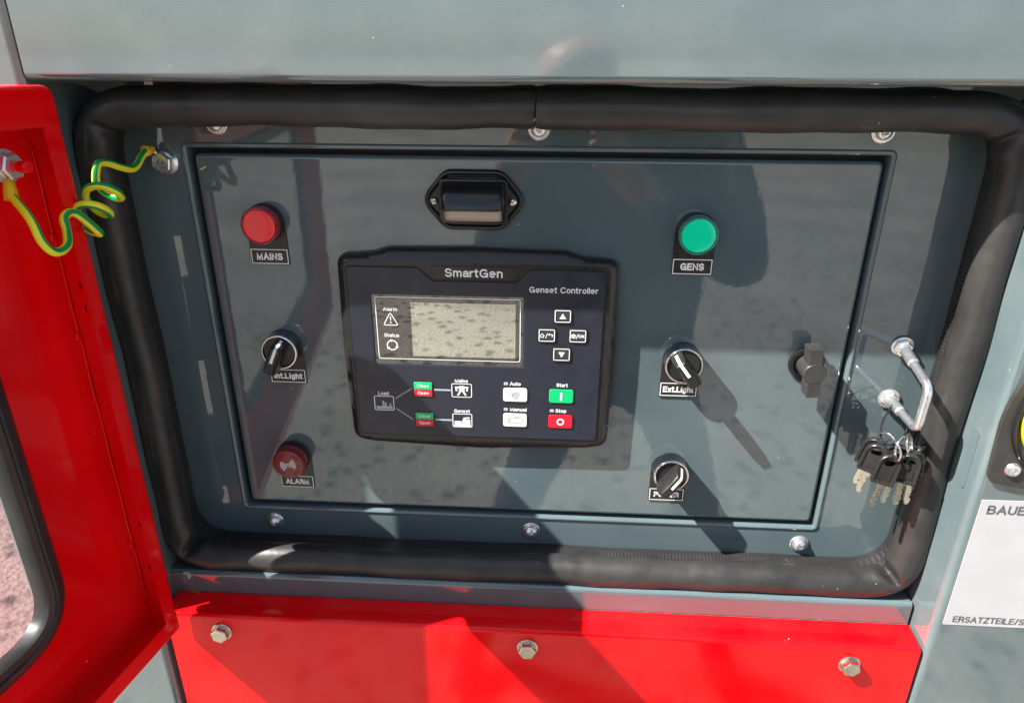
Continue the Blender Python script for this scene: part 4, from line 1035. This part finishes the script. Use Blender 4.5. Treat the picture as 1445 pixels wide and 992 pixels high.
# window: rubber profile and pane
bm = bmesh.new()
P3 = [Vector((p[0], -DT + 0.001, p[1])) for p in inset(win, 0.004)]
secp = [(-0.0115, 0.0000), (-0.0110, 0.0040), (-0.0070, 0.0072), (-0.0020, 0.0078), (-0.0005, 0.0060), (0.0005, 0.0074), (0.0048, 0.0066), (0.0066, 0.0030), (0.0066, -0.0040), (-0.0080, -0.0060)]
base = inset(win, 0.004); n = len(base); rings = []
for i in range(n):
    p = Vector(base[i]); t_ = (Vector(base[(i + 1) % n]) - Vector(base[i - 1])).normalized(); q = Vector((-t_.y, t_.x))
    if q.dot(Vector((0.32, 0.21)) - p) < 0: q = -q
    rings.append([bm.verts.new((p.x + q.x * a_, -DT + b_, p.y + q.y * a_)) for a_, b_ in secp])
for i in range(n): 
    a, b = rings[i], rings[(i + 1) % n]
    for k in range(len(secp)): bm.faces.new((a[k], a[(k + 1) % len(secp)], b[(k + 1) % len(secp)], b[k]))
done(bm, 'window_seal', 'rubber', RD, ang=50)
bm = bmesh.new(); prism(bm, inset(win, 0.006), -DT - 0.002, -DT + 0.002); done(bm, 'window_pane', 'window_glass', RD)
# earth stud with nuts
sb = Vector((STUD_S, -DT, STUD_Z + 0.380))
bm = bmesh.new(); lathe(bm, [(0.0036, 0.0), (0.0036, -0.0285), (0.0030, -0.0292), (0.0, -0.0292)], 20)
for k in range(14):
    pass
bm.transform(Matrix.Translation(sb) @ Matrix.Rotation(math.pi, 4, 'Z')); st = done(bm, 'earth_stud', 'paint_red', RD, ang=40)
for y0_, mat_, rad in ((0.0030, 'zinc', 0.0082), (0.0125, 'zinc', 0.0082)):
    hp = hexpts(rad, 0.2 + y0_ * 60); bm = bmesh.new(); loft(bm, [(inset(hp, 0.0008), 0.0), (hp, 0.0010), (hp, 0.0058), (inset(hp, 0.0010), 0.0068)])
    bm.transform(Matrix.Translation(sb + Vector((0, y0_, 0)))); done(bm, 'nut', mat_, st, ang=28)
bm = bmesh.new(); lathe(bm, [(0.0, 0.0), (0.0100, 0.0), (0.0100, 0.0012), (0.0, 0.0012)], 28); bm.transform(Matrix.Translation(sb + Vector((0, 0.0112, 0)))); done(bm, 'washer', 'zinc', st)
# hinges between door edge and corner post
hz = ((0.300, 0.372), (0.180, 0.262), (0.040, 0.120))
for z0, z1 in hz:
    bm = bmesh.new()
    prof = [(-0.0300, -0.0250), (0.0000, -0.0250)]
    box(bm, -0.0030, -0.0004, -0.024, -0.004, z0, z1, 0.0005)
    box(bm, -0.0160, -0.0012, -0.0262, -0.0232, z0 + 0.004, z1 - 0.004, 0.0005)
    tube(bm, [(-0.004, -0.0265, z0), (-0.004, -0.0265, z1)], 0.0045, 12)
    done(bm, 'hinge', 'black_plastic', RD, ang=35)

# ------------------------------------------------------------------ right side: emergency-stop plate and sticker
ep = empty('stop_plate', (0.640, YF, -0.165), 'black rounded plate with screw and yellow-ringed push button, cut by the right edge', 'switch plate')
def EPc(o): o.parent = ep; o.matrix_parent_inverse = Matrix.Translation((-0.640, -YF, 0.165)); return o
po = rounded([(0.6000, -0.1050), (0.5820, -0.1540), (0.5850, -0.2140), (0.6400, -0.2245), (0.6950, -0.2140), (0.6980, -0.1540), (0.6800, -0.1050)], [0.02, 0.09, 0.011, 0.3, 0.011, 0.09, 0.02], 10)
bm = bmesh.new(); prism(bm, po, YF, YF - 0.0030, 0.0008, 2); EPc(done(bm, 'plate', 'handle_plastic', ang=40))
bm = bmesh.new(); lathe(bm, [(0.0500, YF - 0.0028), (0.0495, YF - 0.0055), (0.0485, YF - 0.0062), (0.0475, YF - 0.0055), (0.0470, YF - 0.0032)], 56, cx=0.640, cz=-0.163); EPc(done(bm, 'bowl_rim', 'black_gloss', ang=50))
bm = bmesh.new(); lathe(bm, [(0.0455, YF - 0.003), (0.0453, YF - 0.009), (0.0440, YF - 0.012), (0.0300, YF - 0.020), (0.0, YF - 0.020)], 56, cx=0.640, cz=-0.158); EPc(done(bm, 'yellow_base', 'yellow_plastic', ang=40))
bm = bmesh.new(); lathe(bm, [(0.0170, YF - 0.019), (0.0170, YF - 0.030), (0.0200, YF - 0.034), (0.0200, YF - 0.042), (0.0180, YF - 0.045), (0.0, YF - 0.046)], 48, cx=0.640, cz=-0.158); EPc(done(bm, 'push_button', 'key_red', ang=40))
for x_, z_ in ((0.6000, -0.2030), (0.6800, -0.2030), (0.6000, -0.1300), (0.6800, -0.1300)):
    bm = bmesh.new(); lathe(bm, [(0.0055, -0.0028), (0.0055, -0.0036), (0.0046, -0.0052), (0.0030, -0.0058), (0.0022, -0.0058), (0.0020, -0.0040), (0.0, -0.0040)], 28, cx=x_, cz=z_)
    bm.transform(Matrix.Translation((0, YF, 0))); EPc(done(bm, 'screw', 'zinc', ang=30))
stk = empty('sticker', (0.640, YF, -0.2910), 'white sticker with dark printed words below the black switch plate', 'sticker')
bm = bmesh.new(); prism(bm, rect(0.5880 - 0.64, -0.3500 + 0.291, 0.6900 - 0.64, -0.2312 + 0.291, 0.0010, 3), 0.0, -0.00035); sp_ = done(bm, 'sheet', 'sticker_white', stk)
text_obj('BAUE', 0.0078, 0.5938 - 0.64, -0.2434 + 0.291, -0.0005, 'dark_print', sp_, align='LEFT', bold=0.19, width=0.0275)
text_obj('ERSATZTEILE/SP', 0.0062, 0.5945 - 0.64, -0.3470 + 0.291, -0.0005, 'dark_print', sp_, align='LEFT', bold=0.18, width=0.0590)

# ------------------------------------------------------------------ photographer, seen only as a reflection in the gloss
def person():
    V = {'pelvis': (0.28, -0.98, -0.550, 0.20, 0.13), 'waist': (0.28, -0.96, -0.430, 0.21, 0.13), 'chest': (0.28, -0.92, -0.190, 0.21, 0.13), 'neck': (0.28, -0.89, -0.030, 0.055, 0.055), 'head': (0.27, -0.86, 0.110, 0.080, 0.10),
         'shL': (0.09, -0.91, -0.100, 0.06, 0.06), 'elL': (0.03, -0.82, -0.330, 0.055, 0.055), 'wrL': (0.17, -0.63, -0.110, 0.030, 0.030),
         'shR': (0.48, -0.91, -0.100, 0.06, 0.06), 'elR': (0.53, -0.82, -0.330, 0.055, 0.055), 'wrR': (0.36, -0.63, -0.110, 0.030, 0.030),
         'hipL': (0.20, -0.98, -0.610, 0.088, 0.088), 'knL': (0.08, -0.94, -0.95, 0.062, 0.062), 'anL': (-0.02, -0.98, GZ + 0.08, 0.045, 0.045), 'toL': (-0.05, -0.82, GZ + 0.035, 0.035, 0.03),
         'hipR': (0.41, -0.98, -0.610, 0.088, 0.088), 'knR': (0.52, -0.94, -0.95, 0.062, 0.062), 'anR': (0.58, -0.98, GZ + 0.08, 0.045, 0.045), 'toR': (0.61, -0.82, GZ + 0.035, 0.035, 0.03)}
    Ed = [('pelvis', 'waist'), ('waist', 'chest'), ('chest', 'neck'), ('neck', 'head'), ('chest', 'shL'), ('shL', 'elL'), ('elL', 'wrL'), ('chest', 'shR'), ('shR', 'elR'), ('elR', 'wrR'),
          ('pelvis', 'hipL'), ('hipL', 'knL'), ('knL', 'anL'), ('anL', 'toL'), ('pelvis', 'hipR'), ('hipR', 'knR'), ('knR', 'anR'), ('anR', 'toR')]
    for sd, x0, sg in (('L', 0.17, 1), ('R', 0.36, -1)):        # palm, four fingers and thumb on each hand
        V['pa' + sd] = (x0 + sg * 0.020, -0.600, -0.055, 0.026, 0.016); Ed.append(('wr' + sd, 'pa' + sd))
        for q in range(4):
            bx_, bz_ = x0 + sg * (0.030 + 0.002 * q), -0.020 - 0.019 * q
            V['f%d' % q + sd] = (bx_, -0.575, bz_, 0.0095, 0.0095); V['g%d' % q + sd] = (bx_ + sg * 0.028, -0.560, bz_ + 0.006, 0.0080, 0.0080)
            Ed += [('pa' + sd, 'f%d' % q + sd), ('f%d' % q + sd, 'g%d' % q + sd)]
        V['th' + sd] = (x0 + sg * 0.028, -0.612, -0.094, 0.011, 0.011); V['ti' + sd] = (x0 + sg * 0.052, -0.600, -0.084, 0.0090, 0.0090)
        Ed += [('wr' + sd, 'th' + sd), ('th' + sd, 'ti' + sd)]
    for k in list(V):
        dx = 0.03 if k in ('head', 'neck') else 0.12
        if k[:2] in ('wr', 'pa', 'th', 'ti') or k[0] in 'fg': dx = 0.02
        V[k] = (V[k][0] + dx,) + V[k][1:]
    names = list(V); me = bpy.data.meshes.new('person')
    me.from_pydata([V[k][:3] for k in names], [(names.index(a), names.index(b)) for a, b in Ed], []); me.update()
    o = bpy.data.objects.new('person', me); COL.objects.link(o)
    sk = o.modifiers.new('skin', 'SKIN'); sk.use_smooth_shade = True
    for i, k in enumerate(names):
        s_ = me.skin_vertices[0].data[i]; s_.radius = V[k][3:5]; s_.use_root = (k == 'pelvis')
    sb_ = o.modifiers.new('sub', 'SUBSURF'); sb_.levels = 2; sb_.render_levels = 2
    dg = bpy.context.evaluated_depsgraph_get(); m2 = bpy.data.meshes.new_from_object(o.evaluated_get(dg))
    bpy.data.objects.remove(o, do_unlink=True)
    m2.materials.clear()
    for q in ('cloth_dark', 'cloth_shirt', 'skin'): m2.materials.append(MATS[q])
    for p in m2.polygons:
        p.use_smooth = True; c = p.center
        p.material_index = 2 if (c.z > -0.02 and c.y < -0.75 or (c.y > -0.645 and c.z > -0.15)) else (1 if c.z > -0.45 else 0)
    o = bpy.data.objects.new('person', m2); COL.objects.link(o)
    tag(o, 'person in dark clothes taking the picture, mirrored in the glossy paint', 'person')
person()
